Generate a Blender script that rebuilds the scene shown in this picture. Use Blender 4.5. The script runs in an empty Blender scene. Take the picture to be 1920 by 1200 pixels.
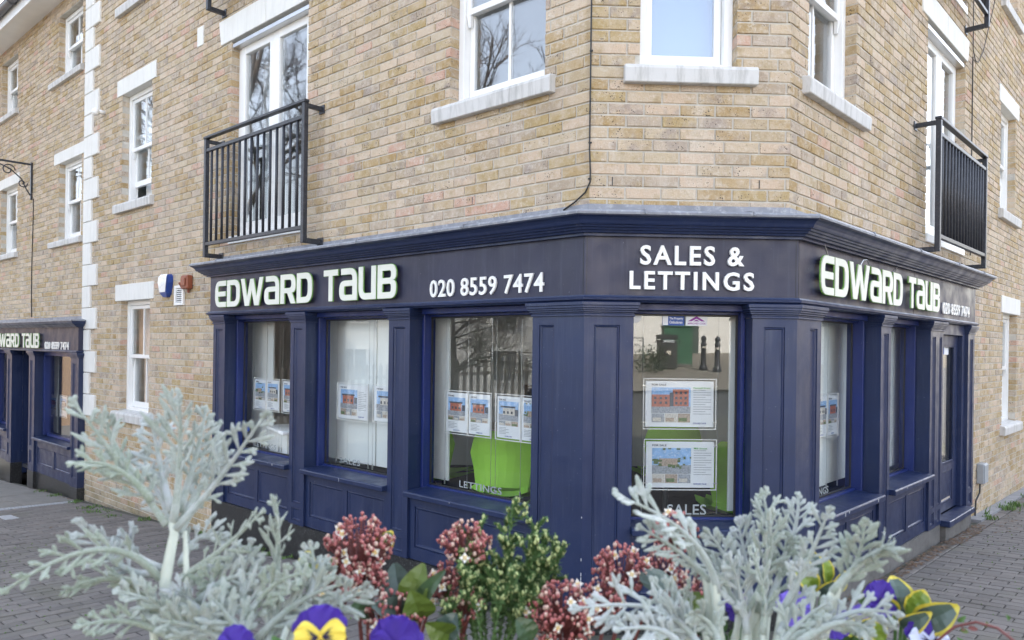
import bpy, bmesh, math, random
from mathutils import Vector, Matrix
import numpy as np
rnd = random.Random(7)
SC = bpy.context.scene
COL = SC.collection
S = math.sqrt(.5)
TN = math.tan(math.pi/8)
W = 1.30                       # width of the chamfered corner face

# ------------------------------------------------------------------ camera
CAM = Vector((-0.6124, -4.5844, 1.5913))
yaw, roll = 0.0392, 0.0134
cd = bpy.data.cameras.new('camera')
cam = bpy.data.objects.new('camera', cd); COL.objects.link(cam)
fw = Vector((math.sin(yaw), math.cos(yaw), 0)); rt = Vector((math.cos(yaw), -math.sin(yaw), 0)); up = Vector((0, 0, 1))
rt2 = rt*math.cos(roll) + up*math.sin(roll); up2 = up*math.cos(roll) - rt*math.sin(roll)
mw = Matrix(((rt2.x, up2.x, -fw.x), (rt2.y, up2.y, -fw.y), (rt2.z, up2.z, -fw.z))).to_4x4()
mw.translation = CAM
cam.matrix_world = mw
cd.sensor_width = 36; cd.lens = 36*1436.5/1920; cd.shift_y = 49.9/1920
cd.clip_start = .05; cd.clip_end = 600
cd.dof.use_dof = True; cd.dof.focus_distance = 5.2; cd.dof.aperture_fstop = 8.0
SC.camera = cam

# ------------------------------------------------------------------ world, sun, exposure
SUN_EL, SUN_AZ = math.radians(40), math.radians(12)      # the sun stands behind the building, a little to the right
world = bpy.data.worlds.new('World'); SC.world = world; world.use_nodes = True
nt = world.node_tree; bg = nt.nodes['Background']
sky = nt.nodes.new('ShaderNodeTexSky'); sky.sky_type = 'NISHITA'; sky.sun_disc = False
sky.sun_elevation = SUN_EL; sky.sun_rotation = SUN_AZ
sky.air_density = 1.0; sky.dust_density = 2.5; sky.ozone_density = 1.0
hs = nt.nodes.new('ShaderNodeHueSaturation'); hs.inputs['Saturation'].default_value = .55
nt.links.new(sky.outputs[0], hs.inputs['Color']); nt.links.new(hs.outputs[0], bg.inputs[0])
bg.inputs[1].default_value = .15
sd = bpy.data.lights.new('sun', 'SUN'); sd.energy = 4.0; sd.angle = math.radians(.5); sd.color = (1, .94, .85)
sun = bpy.data.objects.new('sun', sd); COL.objects.link(sun)
sdir = Vector((math.sin(SUN_AZ)*math.cos(SUN_EL), math.cos(SUN_AZ)*math.cos(SUN_EL), math.sin(SUN_EL)))
sun.rotation_euler = sdir.to_track_quat('Z', 'Y').to_euler(); sun.location = (5, 20, 20)
SC.view_settings.view_transform = 'Standard'; SC.view_settings.look = 'None'
SC.view_settings.gamma = 1; SC.view_settings.exposure = 2.45
SC.render.engine = 'CYCLES'
SC.cycles.use_denoising = True
SC.cycles.max_bounces = 10; SC.cycles.diffuse_bounces = 5; SC.cycles.glossy_bounces = 5
SC.cycles.transparent_max_bounces = 24; SC.cycles.transmission_bounces = 6
SC.cycles.sample_clamp_indirect = 8

# ------------------------------------------------------------------ materials
def newmat(name):
    m = bpy.data.materials.new(name); m.use_nodes = True
    return m, m.node_tree, m.node_tree.nodes['Principled BSDF']
def node(t, typ, **kw):
    n = t.nodes.new(typ)
    for k, v in kw.items(): setattr(n, k, v)
    return n
def mathn(t, op, a, b=None, c=None, clamp=False):
    n = t.nodes.new('ShaderNodeMath'); n.operation = op; n.use_clamp = clamp
    for i, v in enumerate((a, b, c)):
        if v is None: continue
        if isinstance(v, (int, float)): n.inputs[i].default_value = v
        else: t.links.new(v, n.inputs[i])
    return n.outputs[0]
def mixc(t, fac, a, b, mode='MIX'):
    n = t.nodes.new('ShaderNodeMix'); n.data_type = 'RGBA'; n.blend_type = mode
    if isinstance(fac, (int, float)): n.inputs[0].default_value = fac
    else: t.links.new(fac, n.inputs[0])
    for i, v in ((6, a), (7, b)):
        if isinstance(v, tuple): n.inputs[i].default_value = (v[0], v[1], v[2], 1)
        else: t.links.new(v, n.inputs[i])
    return n.outputs[2]
def noise(t, vec, scale, detail=4, rough=.55):
    n = t.nodes.new('ShaderNodeTexNoise'); n.inputs['Scale'].default_value = scale
    n.inputs['Detail'].default_value = detail; n.inputs['Roughness'].default_value = rough
    if vec is not None: t.links.new(vec, n.inputs['Vector'])
    return n.outputs[0]
def ramp(t, fac, stops, interp='LINEAR'):
    n = t.nodes.new('ShaderNodeValToRGB'); cr = n.color_ramp; cr.interpolation = interp
    while len(cr.elements) < len(stops): cr.elements.new(.5)
    for e, (p, c) in zip(cr.elements, stops):
        e.position = p; e.color = (c, c, c, 1) if isinstance(c, (int, float)) else (*c, 1)
    t.links.new(fac, n.inputs[0]); return n.outputs[0]
def posn(t): return t.nodes.new('ShaderNodeNewGeometry').outputs['Position']
def addbump(t, b, h, strength, dist=.002):
    n = t.nodes.new('ShaderNodeBump'); n.inputs['Strength'].default_value = strength; n.inputs['Distance'].default_value = dist
    t.links.new(h, n.inputs['Height']); t.links.new(n.outputs[0], b.inputs['Normal'])
def M(name, col, rough=.5, var=.12, scale=6, bump=0, bscale=80, metal=0, dirt=None, dirtamt=.3, coat=0, spec=.5, trans=0):
    m, t, b = newmat(name); p = posn(t)
    n1 = noise(t, p, scale); f = ramp(t, n1, [(.25, 1-var), (.75, 1+var)])
    c = mixc(t, 1, (col[0], col[1], col[2]), f, 'MULTIPLY')
    if dirt:
        n2 = noise(t, p, scale*2.7, 6, .7); c = mixc(t, ramp(t, n2, [(.52, 0), (.72, dirtamt)]), c, dirt)
    t.links.new(c, b.inputs['Base Color'])
    b.inputs['Roughness'].default_value = rough; b.inputs['Metallic'].default_value = metal
    b.inputs['Coat Weight'].default_value = coat; b.inputs['Specular IOR Level'].default_value = spec
    if trans:
        b.inputs['Subsurface Weight'].default_value = trans; b.inputs['Subsurface Radius'].default_value = (.01, .01, .006)
    if bump: addbump(t, b, noise(t, p, bscale, 4), bump)
    return m
def paint(name, col, rough=.38):
    m, t, b = newmat(name); p = posn(t)
    n1 = noise(t, p, 2.2, 5, .6)
    mp = node(t, 'ShaderNodeMapping'); t.links.new(p, mp.inputs[0]); mp.inputs['Scale'].default_value = (26, 26, 1.6)
    n2 = noise(t, mp.outputs[0], 1, 5, .7)
    c = mixc(t, 1, col, ramp(t, n1, [(.3, .84), (.7, 1.16)]), 'MULTIPLY')
    c = mixc(t, ramp(t, n2, [(.52, 0), (.74, .16)]), c, (.13, .15, .21))            # rain streaks and chalking
    sp = noise(t, p, 55, 3, .7); c = mixc(t, ramp(t, sp, [(.70, 0), (.73, .6)]), c, (.24, .26, .31))   # tiny chips
    t.links.new(c, b.inputs['Base Color'])
    t.links.new(ramp(t, noise(t, p, 7, 5), [(.3, rough-.08), (.7, rough+.14)]), b.inputs['Roughness'])
    mp2 = node(t, 'ShaderNodeMapping'); t.links.new(p, mp2.inputs[0]); mp2.inputs['Scale'].default_value = (40, 40, 140)
    h = mathn(t, 'ADD', noise(t, mp2.outputs[0], 1, 3), mathn(t, 'MULTIPLY', noise(t, p, 9, 3), 1.5))
    addbump(t, b, h, .25, .0015)
    return m
def brickmat():
    m, t, b = newmat('stock_brick'); g = node(t, 'ShaderNodeNewGeometry'); p = g.outputs['Position']
    oi = node(t, 'ShaderNodeObjectInfo')
    r = mathn(t, 'FRACT', mathn(t, 'ADD', mathn(t, 'MULTIPLY', oi.outputs['Random'], 7.31), g.outputs['Random Per Island']))
    base = ramp(t, r, [(0, (.43, .31, .16)), (.10, (.50, .405, .275)), (.20, (.53, .42, .29)), (.30, (.38, .26, .115)), (.40, (.56, .43, .31)), (.50, (.44, .345, .22)),
                       (.60, (.40, .32, .235)), (.70, (.42, .31, .15)), (.80, (.57, .45, .325)), (.88, (.43, .35, .27)), (.95, (.53, .33, .245)), (1, (.53, .43, .31))], 'CONSTANT')
    r2 = mathn(t, 'FRACT', mathn(t, 'MULTIPLY', r, 17.7)); r3 = mathn(t, 'FRACT', mathn(t, 'MULTIPLY', r, 91.3))
    sh = node(t, 'ShaderNodeVectorMath', operation='ADD'); t.links.new(p, sh.inputs[0]); cx = node(t, 'ShaderNodeCombineXYZ'); t.links.new(mathn(t, 'MULTIPLY', r3, 40), cx.inputs[2]); t.links.new(cx.outputs[0], sh.inputs[1]); q = sh.outputs[0]
    c = base
    n1 = noise(t, q, 11, 5, .6); c = mixc(t, ramp(t, n1, [(.44, .0), (.64, .55)]), c, (.56, .465, .36))                      # paler cloud on each brick
    n5 = noise(t, q, 8, 4, .6); c = mixc(t, ramp(t, n5, [(.54, 0), (.68, .55)]), c, (.36, .26, .125))                       # ochre burn
    n6 = noise(t, q, 6.5, 3, .6); c = mixc(t, mathn(t, 'MULTIPLY', ramp(t, n6, [(.52, 0), (.66, .65)]), mathn(t, 'GREATER_THAN', r2, .66)), c, (.30, .25, .225))   # grey flash
    nw = noise(t, p, .8, 5, .6); c = mixc(t, ramp(t, nw, [(.45, 0), (.75, .30)]), c, (.55, .44, .35))
    n2 = noise(t, p, 26, 6, .75); n3 = noise(t, p, 1.6, 4, .6)
    c = mixc(t, mathn(t, 'MULTIPLY', ramp(t, n2, [(.50, 0), (.66, .80)]), ramp(t, n3, [(.38, .25), (.66, 1)])), c, (.66, .605, .52))          # lime bloom and smeared mortar
    c = mixc(t, ramp(t, noise(t, p, 75, 4, .7), [(.58, 0), (.68, .35)]), c, (.72, .66, .57)); c = mixc(t, ramp(t, noise(t, p, 48, 5, .7), [(.60, 0), (.72, .55)]), c, (.27, .19, .10))
    v = node(t, 'ShaderNodeTexVoronoi'); v.inputs['Scale'].default_value = 75; t.links.new(p, v.inputs['Vector'])
    sp = mathn(t, 'LESS_THAN', v.outputs['Distance'], mathn(t, 'MULTIPLY_ADD', noise(t, q, 17, 2), 1.0, -.36))
    sp = mathn(t, 'MULTIPLY', sp, mathn(t, 'GREATER_THAN', r2, .42))
    c = mixc(t, mathn(t, 'MULTIPLY', sp, .9), c, (.045, .038, .034))
    mp = node(t, 'ShaderNodeMapping'); t.links.new(p, mp.inputs[0]); mp.inputs['Scale'].default_value = (7, 7, .55); st_ = noise(t, mp.outputs[0], 1, 6, .65)      # rain runs
    c = mixc(t, ramp(t, st_, [(.56, 0), (.72, .32)]), c, (.68, .63, .55)); c = mixc(t, ramp(t, st_, [(.30, .30), (.42, 0)]), c, (.24, .18, .11))
    sx = node(t, 'ShaderNodeSeparateXYZ'); t.links.new(p, sx.inputs[0])
    low = ramp(t, mathn(t, 'MULTIPLY_ADD', noise(t, p, 4, 5, .65), .8, mathn(t, 'MULTIPLY', sx.outputs['Z'], -1.0)), [(.55, 0), (.95, .55)])
    c = mixc(t, low, c, (.16, .145, .085))
    t.links.new(c, b.inputs['Base Color']); b.inputs['Roughness'].default_value = .88; b.inputs['Specular IOR Level'].default_value = .2
    h = mathn(t, 'ADD', noise(t, p, 120, 5, .7), mathn(t, 'MULTIPLY', noise(t, p, 30, 4, .6), 1.8))
    addbump(t, b, mathn(t, 'SUBTRACT', h, mathn(t, 'MULTIPLY', sp, .8)), 1.0, .004)
    return m
def glassmat(name, f0=.06, tint=(1, 1, 1)):
    m = bpy.data.materials.new(name); m.use_nodes = True; t = m.node_tree; t.nodes.clear()
    o = node(t, 'ShaderNodeOutputMaterial'); mx = node(t, 'ShaderNodeMixShader'); tr = node(t, 'ShaderNodeBsdfTransparent'); gl = node(t, 'ShaderNodeBsdfGlossy')
    tr.inputs[0].default_value = (*tint, 1); gl.inputs['Roughness'].default_value = .0
    g = node(t, 'ShaderNodeNewGeometry'); dt = node(t, 'ShaderNodeVectorMath', operation='DOT_PRODUCT')
    t.links.new(g.outputs['Incoming'], dt.inputs[0]); t.links.new(g.outputs['Normal'], dt.inputs[1])
    k = mathn(t, 'POWER', mathn(t, 'SUBTRACT', 1, mathn(t, 'ABSOLUTE', dt.outputs['Value'])), 5)      # Schlick's law for a pane
    t.links.new(mathn(t, 'MULTIPLY_ADD', k, 1-f0, f0, clamp=True), mx.inputs[0])
    t.links.new(tr.outputs[0], mx.inputs[1]); t.links.new(gl.outputs[0], mx.inputs[2]); t.links.new(mx.outputs[0], o.inputs[0])
    return m
def granitemat():
    m, t, b = newmat('granite'); p = posn(t)
    v = node(t, 'ShaderNodeTexVoronoi'); v.inputs['Scale'].default_value = 160; t.links.new(p, v.inputs['Vector'])
    c = ramp(t, v.outputs['Color'], [(.0, .012), (.6, .025), (.85, .06), (.97, .2)], 'LINEAR')
    t.links.new(c, b.inputs['Base Color']); b.inputs['Roughness'].default_value = .3; return m
def stonemat(name, col, streak=.35):
    m, t, b = newmat(name); p = posn(t)
    mp = node(t, 'ShaderNodeMapping'); t.links.new(p, mp.inputs[0]); mp.inputs['Scale'].default_value = (18, 18, 2.5)
    c = mixc(t, ramp(t, noise(t, mp.outputs[0], 1, 6, .7), [(.48, 0), (.75, streak)]), col, (col[0]*.45, col[1]*.45, col[2]*.43))
    c = mixc(t, ramp(t, noise(t, p, 5, 5), [(.4, 0), (.8, .25)]), c, (col[0]*.75, col[1]*.73, col[2]*.66))
    t.links.new(c, b.inputs['Base Color']); b.inputs['Roughness'].default_value = .8
    addbump(t, b, noise(t, p, 90, 5, .7), .35, .002); return m
def pavermat():
    m, t, b = newmat('paver_block'); g = node(t, 'ShaderNodeNewGeometry'); p = g.outputs['Position']; oi = node(t, 'ShaderNodeObjectInfo')
    r = mathn(t, 'FRACT', mathn(t, 'ADD', mathn(t, 'MULTIPLY', oi.outputs['Random'], 7.31), g.outputs['Random Per Island']))
    c = ramp(t, r, [(0, (.118, .107, .100)), (.35, (.156, .142, .132)), (.7, (.190, .170, .156)), (1, (.136, .120, .110))])
    c = mixc(t, ramp(t, noise(t, p, 3, 6, .65), [(.35, .0), (.7, .45)]), c, (.115, .105, .095))
    c = mixc(t, ramp(t, noise(t, p, 150, 4, .7), [(.55, 0), (.75, .5)]), c, (.33, .31, .30))
    c = mixc(t, ramp(t, noise(t, p, 1.3, 5, .6), [(.55, 0), (.75, .45)]), c, (.12, .12, .075))
    v = node(t, 'ShaderNodeTexVoronoi'); v.inputs['Scale'].default_value = 5.5; t.links.new(p, v.inputs['Vector'])
    gum = mathn(t, 'LESS_THAN', v.outputs['Distance'], mathn(t, 'MULTIPLY_ADD', noise(t, p, 3.1, 1), .5, -.17)); c = mixc(t, mathn(t, 'MULTIPLY', gum, .6), c, (.055, .052, .05))
    t.links.new(c, b.inputs['Base Color']); b.inputs['Roughness'].default_value = .88
    addbump(t, b, noise(t, p, 170, 5, .75), .7, .002); return m

NAVY = paint('navy_paint', (.0112, .0220, .070)); NAVYF = paint('fascia_paint_tinted', (.021, .022, .050), .42)  # fascia colour shifted towards plum, with reflected light put into the paint
ROYAL = paint('royal_blue_paint', (.009, .022, .125), .36); LEAD = M('lead', (.22, .23, .26), .55, .3, 9, .4, 30, dirt=(.55, .56, .58), dirtamt=.6)
BRICK = brickmat(); MORTAR = M('mortar', (.50, .47, .41), .95, .16, 7, .6, 140, dirt=(.70, .67, .62), dirtamt=.6, spec=.2)
STONE = stonemat('white_stone', (.75, .74, .70), .25); SILL = stonemat('sill_stone', (.60, .59, .57), .85)
UPVC = M('white_frame', (.82, .82, .80), .3, .04, 4); BLACK = M('black_metal_paint', (.026, .029, .038), .42, .3, 20, .15, 60, dirt=(.18, .18, .18), dirtamt=.35)
GLASS = glassmat('shop_glass', .06, (.97, .98, .975)); UGLASS = glassmat('upper_glass', .20, (.93, .95, .96)); ACRY = glassmat('acrylic', .04)
GRAN = granitemat(); CONC = M('plinth_render', (.13, .125, .12), .85, .25, 6, .5, 60, dirt=(.06, .055, .045), dirtamt=.7)
PAVER = pavermat(); SLAB = M('slab_concrete', (.20, .185, .165), .9, .15, 5, .5, 120, dirt=(.12, .12, .08), dirtamt=.5)
SAND = M('joint_sand', (.075, .072, .058), .95, .3, 9, .5, 200, dirt=(.06, .09, .025), dirtamt=.6); ASPH = M('asphalt', (.06, .06, .062), .9, .2, 3, .6, 150)
WHITE = M('white_letter', (.83, .83, .80), .4, .02); CREAM = M('cream_letter', (.72, .73, .64), .42, .05); GREENEDGE = M('green_edge', (.16, .36, .07), .5, .08)
VINYL = M('frosted_vinyl', (.30, .33, .33), .6, .03); INWHITE = M('interior_white', (.82, .83, .82), .8, .04); CARPET = M('carpet', (.030, .030, .035), .95, .2, 20)
CHAIRG = M('lime_upholstery', (.36, .72, .07), .7, .08, 5, .2, 200); DARK = M('dark_plastic', (.02, .02, .022), .5)
PAPER = M('poster_paper', (.74, .76, .78), .6, .02); STEEL = M('steel', (.55, .56, .58), .3, .05, metal=1); INK = M('dark_ink', (.03, .035, .06), .7)
CABLE = M('cable_black', (.015, .015, .016), .5); DOORKICK = M('worn_wood', (.45, .40, .34), .7, .3, 15)
def flat(name, col, rough=.6): return M(name, col, rough, .03)
SKYBLUE = M('print_sky', (.27, .45, .72), .6, .2, 30, dirt=(.75, .8, .85), dirtamt=.8); PRED = M('print_red', (.42, .14, .09), .6, .35, 90); PGREY = M('print_grey', (.30, .32, .35), .6, .45, 110, dirt=(.6, .6, .6), dirtamt=.6); PGREEN = M('print_green', (.11, .16, .06), .6, .6, 130, dirt=(.4, .4, .3), dirtamt=.7)
PTAN = M('print_tan', (.42, .33, .26), .6, .45, 110, dirt=(.12, .10, .09), dirtamt=.7); PDARK = flat('print_dark', (.07, .08, .10)); PGRN2 = flat('print_lime', (.10, .40, .08)); PBLUE = flat('print_blue', (.04, .09, .33)); PPUR = flat('print_purple', (.25, .03, .28)); PCREAM = M('print_cream', (.60, .56, .50), .6, .4, 120, dirt=(.2, .18, .16), dirtamt=.6)

# ------------------------------------------------------------------ frames and mesh helpers
FR = {'L': (Vector((0, 0, 0)), Vector((-S, S, 0)), Vector((S, S, 0))),
      'C': (Vector((0, 0, 0)), Vector((1, 0, 0)), Vector((0, 1, 0))),
      'R': (Vector((W, 0, 0)), Vector((S, S, 0)), Vector((-S, S, 0)))}
def P(f, t, o, z):                       # along the face, inwards, up
    a, e, n = FR[f]; return a + e*t + n*o + Vector((0, 0, z))
def gz(x, y): return -.13 + .0226*x - .0509*y      # the street falls gently to the left
class MB:
    def __init__(s): s.v = []; s.f = []; s.m = []; s.mi = 0
    def face(s, pts):
        i = len(s.v); s.v += [tuple(p) for p in pts]; s.f.append(tuple(range(i, i+len(pts)))); s.m.append(s.mi)
    def add(s, vs, fs):
        i = len(s.v); s.v += [tuple(p) for p in vs]; s.f += [tuple(i+k for k in f) for f in fs]; s.m += [s.mi]*len(fs)
    def hexa(s, a, b): s.add(list(a)+list(b), [(0, 3, 2, 1), (4, 5, 6, 7), (0, 1, 5, 4), (1, 2, 6, 5), (2, 3, 7, 6), (3, 0, 4, 7)])
    def fb(s, f, t0, t1, o0, o1, z0, z1):   # box in face coordinates
        s.hexa([P(f, t0, o0, z0), P(f, t1, o0, z0), P(f, t1, o1, z0), P(f, t0, o1, z0)], [P(f, t0, o0, z1), P(f, t1, o0, z1), P(f, t1, o1, z1), P(f, t0, o1, z1)])
    def box(s, c, d, rz=0):
        c = Vector(c); r = Matrix.Rotation(rz, 3, 'Z'); x, y, z = d[0]/2, d[1]/2, d[2]/2
        q = [(-x, -y), (x, -y), (x, y), (-x, y)]
        s.hexa([c + r@Vector((a, b, -z)) for a, b in q], [c + r@Vector((a, b, z)) for a, b in q])
    def tube(s, pts, rad, n=6, cap=True, flat=None):
        pts = [Vector(p) for p in pts]; k = len(pts)
        if isinstance(rad, (int, float)): rad = [rad]*k
        T = [(pts[min(i+1, k-1)] - pts[max(i-1, 0)]).normalized() for i in range(k)]
        u = T[0].orthogonal().normalized() if flat is None else flat; vs = []
        for i in range(k):
            u = (u - T[i]*u.dot(T[i])); u = u.normalized() if u.length > 1e-6 else T[i].orthogonal().normalized(); w = T[i].cross(u)
            rr = rad[i]; ra, rb = rr if isinstance(rr, tuple) else (rr, rr)
            for j in range(n):
                a = 2*math.pi*j/n; vs.append(pts[i] + u*math.cos(a)*rb + w*math.sin(a)*ra)
        fs = [(i*n+j, i*n+(j+1) % n, (i+1)*n+(j+1) % n, (i+1)*n+j) for i in range(k-1) for j in range(n)]
        if cap: fs += [tuple(range(n-1, -1, -1)), tuple(range((k-1)*n, k*n))]
        s.add(vs, fs)
    def ball(s, c, r, nu=7, nv=5, sc=(1, 1, 1)):
        c = Vector(c); vs = [c + Vector((0, 0, -r*sc[2]))]
        for i in range(1, nv):
            th = -math.pi/2 + math.pi*i/nv
            for j in range(nu):
                a = 2*math.pi*j/nu; vs.append(c + Vector((r*sc[0]*math.cos(th)*math.cos(a), r*sc[1]*math.cos(th)*math.sin(a), r*sc[2]*math.sin(th))))
        vs.append(c + Vector((0, 0, r*sc[2]))); l = len(vs)-1
        fs = [(0, 1+(j+1) % nu, 1+j) for j in range(nu)]
        for i in range(nv-2): fs += [(1+i*nu+j, 1+i*nu+(j+1) % nu, 1+(i+1)*nu+(j+1) % nu, 1+(i+1)*nu+j) for j in range(nu)]
        fs += [(l, 1+(nv-2)*nu+j, 1+(nv-2)*nu+(j+1) % nu) for j in range(nu)]
        s.add(vs, fs)
    def lathe(s, c, prof, n=16, axis=None):
        c = Vector(c); vs = []
        for r, z in prof:
            for j in range(n): a = 2*math.pi*j/n; vs.append(c + Vector((r*math.cos(a), r*math.sin(a), z)))
        k = len(prof); fs = [(i*n+j, i*n+(j+1) % n, (i+1)*n+(j+1) % n, (i+1)*n+j) for i in range(k-1) for j in range(n)]
        fs += [tuple(range(n-1, -1, -1)), tuple(range((k-1)*n, k*n))]
        s.add(vs, fs)
    def build(s, name, mat, parent=None, base=(0, 0, 0), bevel=0, smooth=False, kind=None, fix=True):
        base = Vector(base); me = bpy.data.meshes.new(name)
        me.from_pydata([tuple(Vector(v) - base) for v in s.v], [], s.f)
        mats = mat if isinstance(mat, (list, tuple)) else [mat]
        for q in mats: me.materials.append(q)
        if len(mats) > 1: me.polygons.foreach_set('material_index', s.m)
        if fix or bevel:
            bm = bmesh.new(); bm.from_mesh(me)
            if fix: bmesh.ops.recalc_face_normals(bm, faces=bm.faces)
            if bevel:
                ed = [e for e in bm.edges if len(e.link_faces) == 2 and e.calc_face_angle(0) > .5]
                bmesh.ops.bevel(bm, geom=ed, offset=bevel, segments=1, affect='EDGES', clamp_overlap=True)
            bm.to_mesh(me); bm.free()
        if smooth: me.polygons.foreach_set('use_smooth', [True]*len(me.polygons))
        o = bpy.data.objects.new(name, me); COL.objects.link(o)
        if parent: o.parent = parent
        elif base.length: o.location = base
        if kind: o['kind'] = kind
        return o
def thing(name, label, cat, base=(0, 0, 0), group=None):
    o = bpy.data.objects.new(name, None); COL.objects.link(o); o.location = base; o.empty_display_size = .1
    return tag(o, label, cat, group)
def tag(o, label, cat, group=None):
    o['label'] = label; o['category'] = cat
    if group: o['group'] = group
    return o
def fbox(name, mat, parent, base, f, *a, bevel=0):
    m = MB(); m.fb(f, *a); return m.build(name, mat, parent, base, bevel)
def ring(m, f, t0, t1, z0, z1, o0, o1, w, wb=None):
    wb = w if wb is None else wb
    m.fb(f, t0, t0+w, o0, o1, z0, z1); m.fb(f, t1-w, t1, o0, o1, z0, z1)
    m.fb(f, t0+w, t1-w, o0, o1, z0, z0+wb); m.fb(f, t0+w, t1-w, o0, o1, z1-w, z1)
def panelboard(m, f, t0, t1, o, th, z0, z1, panels, dep=.014, bead=.016):
    """a board whose front carries sunk panels with a stepped bead"""
    ts = sorted({t0, t1, *[x for p in panels for x in p[:2]]}); zs = sorted({z0, z1, *[x for p in panels for x in p[2:]]})
    for i in range(len(ts)-1):
        for j in range(len(zs)-1):
            a, b, c, d = ts[i], ts[i+1], zs[j], zs[j+1]
            if any(p[0] <= a+1e-6 and b-1e-6 <= p[1] and p[2] <= c+1e-6 and d-1e-6 <= p[3] for p in panels): continue
            m.face([P(f, a, o, c), P(f, b, o, c), P(f, b, o, d), P(f, a, o, d)])
    for p in panels:
        steps = [(0, 0), (0, dep*.55), (bead*.35, dep*.35), (bead*.7, dep*.45), (bead, dep)]
        R = [[P(f, p[0]+i, o+d, p[2]+i), P(f, p[1]-i, o+d, p[2]+i), P(f, p[1]-i, o+d, p[3]-i), P(f, p[0]+i, o+d, p[3]-i)] for i, d in steps]
        for a, b in zip(R, R[1:]):
            for k in range(4): m.face([a[k], a[(k+1) % 4], b[(k+1) % 4], b[k]])
        m.face(R[-1])
    q = [(t0, z0), (t1, z0), (t1, z1), (t0, z1)]
    for k in range(4):
        a, b = q[k], q[(k+1) % 4]; m.face([P(f, a[0], o, a[1]), P(f, b[0], o, b[1]), P(f, b[0], o+th, b[1]), P(f, a[0], o+th, a[1])])
def sweep(m, prof, ends, faces=('L', 'C', 'R'), back=.07):
    """profile [(off,z)] swept round the corner with mitres and returned to the wall at both ends"""
    rows = []
    for o, z in prof:
        r = []
        if faces == ('L', 'C', 'R'):
            tl, tr = ends
            r = [P('L', tl-min(o, 0), back, z), P('L', tl-min(o, 0), o, z), P('C', o*TN, o, z), P('C', W-o*TN, o, z), P('R', tr-min(o, 0), o, z), P('R', tr-min(o, 0), back, z)]
        else:
            f = faces[0]; a, b = ends
            r = [P(f, a+min(o, 0), back, z), P(f, a+min(o, 0), o, z), P(f, b-min(o, 0), o, z), P(f, b-min(o, 0), back, z)]
        rows.append(r)
    for a, b in zip(rows, rows[1:]):
        for k in range(len(a)-1): m.face([a[k], a[k+1], b[k+1], b[k]])
def curve_mesh(splines=None, text=None, extrude=.01, offset=0, sx=1, spacing=1):
    if text is not None:
        c = bpy.data.curves.new('c', 'FONT'); c.body = text; c.size = 1; c.space_character = spacing; c.resolution_u = 3
    else:
        c = bpy.data.curves.new('c', 'CURVE'); c.dimensions = '2D'
        for pts in splines:
            sp = c.splines.new('POLY'); sp.points.add(len(pts)-1)
            for q, (x, y) in zip(sp.points, pts): q.co = (x, y, 0, 1)
            sp.use_cyclic_u = True
    c.fill_mode = 'BOTH'; c.extrude = extrude; c.offset = offset
    o = bpy.data.objects.new('c', c); COL.objects.link(o)
    bpy.context.view_layer.update()
    me = bpy.data.meshes.new_from_object(o.evaluated_get(bpy.context.evaluated_depsgraph_get()))
    vs = [v.co.copy() for v in me.vertices]; fs = [tuple(p.vertices) for p in me.polygons]
    bpy.data.objects.remove(o); bpy.data.curves.remove(c); bpy.data.meshes.remove(me)
    return vs, fs
def islands(vs, fs):
    par = list(range(len(vs)))
    # weld by position so that front, side and back belong together
    key = {}
    for i, v in enumerate(vs):
        k = (round(v.x, 4), round(v.y, 4)); par[i] = key.setdefault(k, i)
    def find(a):
        while par[a] != a: par[a] = par[par[a]]; a = par[a]
        return a
    for f in fs:
        r = find(f[0])
        for i in f[1:]: par[find(i)] = r
    out = {}
    for f in fs: out.setdefault(find(f[0]), []).append(f)
    res = []
    for F in out.values():
        idx = sorted({i for f in F for i in f}); mp = {a: b for b, a in enumerate(idx)}
        res.append(([vs[i] for i in idx], [tuple(mp[i] for i in f) for f in F]))
    return sorted(res, key=lambda q: min(v.x for v in q[0]))
def text_parts(name, text, f, tleft, tright, zb, zt, off, depth, mat, parent, base, bold=.02, spacing=1.0, join=False):
    """raised lettering on a face, one object for each character unless joined; tleft is the viewer's left"""
    vs, fs = curve_mesh(text=text, extrude=.5, offset=bold, spacing=spacing)
    x0, x1 = min(v.x for v in vs), max(v.x for v in vs); y0, y1 = min(v.y for v in vs), max(v.y for v in vs)
    mp = lambda v: P(f, tleft + (v.x-x0)/(x1-x0)*(tright-tleft), off - (v.z+.5)*depth, zb + (v.y-y0)/(y1-y0)*(zt-zb))
    if join:
        m = MB(); m.add([mp(v) for v in vs], fs); return m.build(name, mat, parent, base, fix=False)
    for iv, fs2 in islands(vs, fs):
        m = MB(); m.add([mp(v) for v in iv], fs2); m.build(name, mat, parent, base, fix=False)

# ------------------------------------------------------------------ the ground
def sheet(name, pts, mat, dz=0, kind='structure'):
    m = MB(); m.face([(x, y, gz(x, y)+dz) for x, y in pts]); o = m.build(name, mat); o['kind'] = kind; return o
sheet('ground', [(-150, -150), (150, -150), (150, 150), (-150, 150)], ASPH, -.10)

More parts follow.
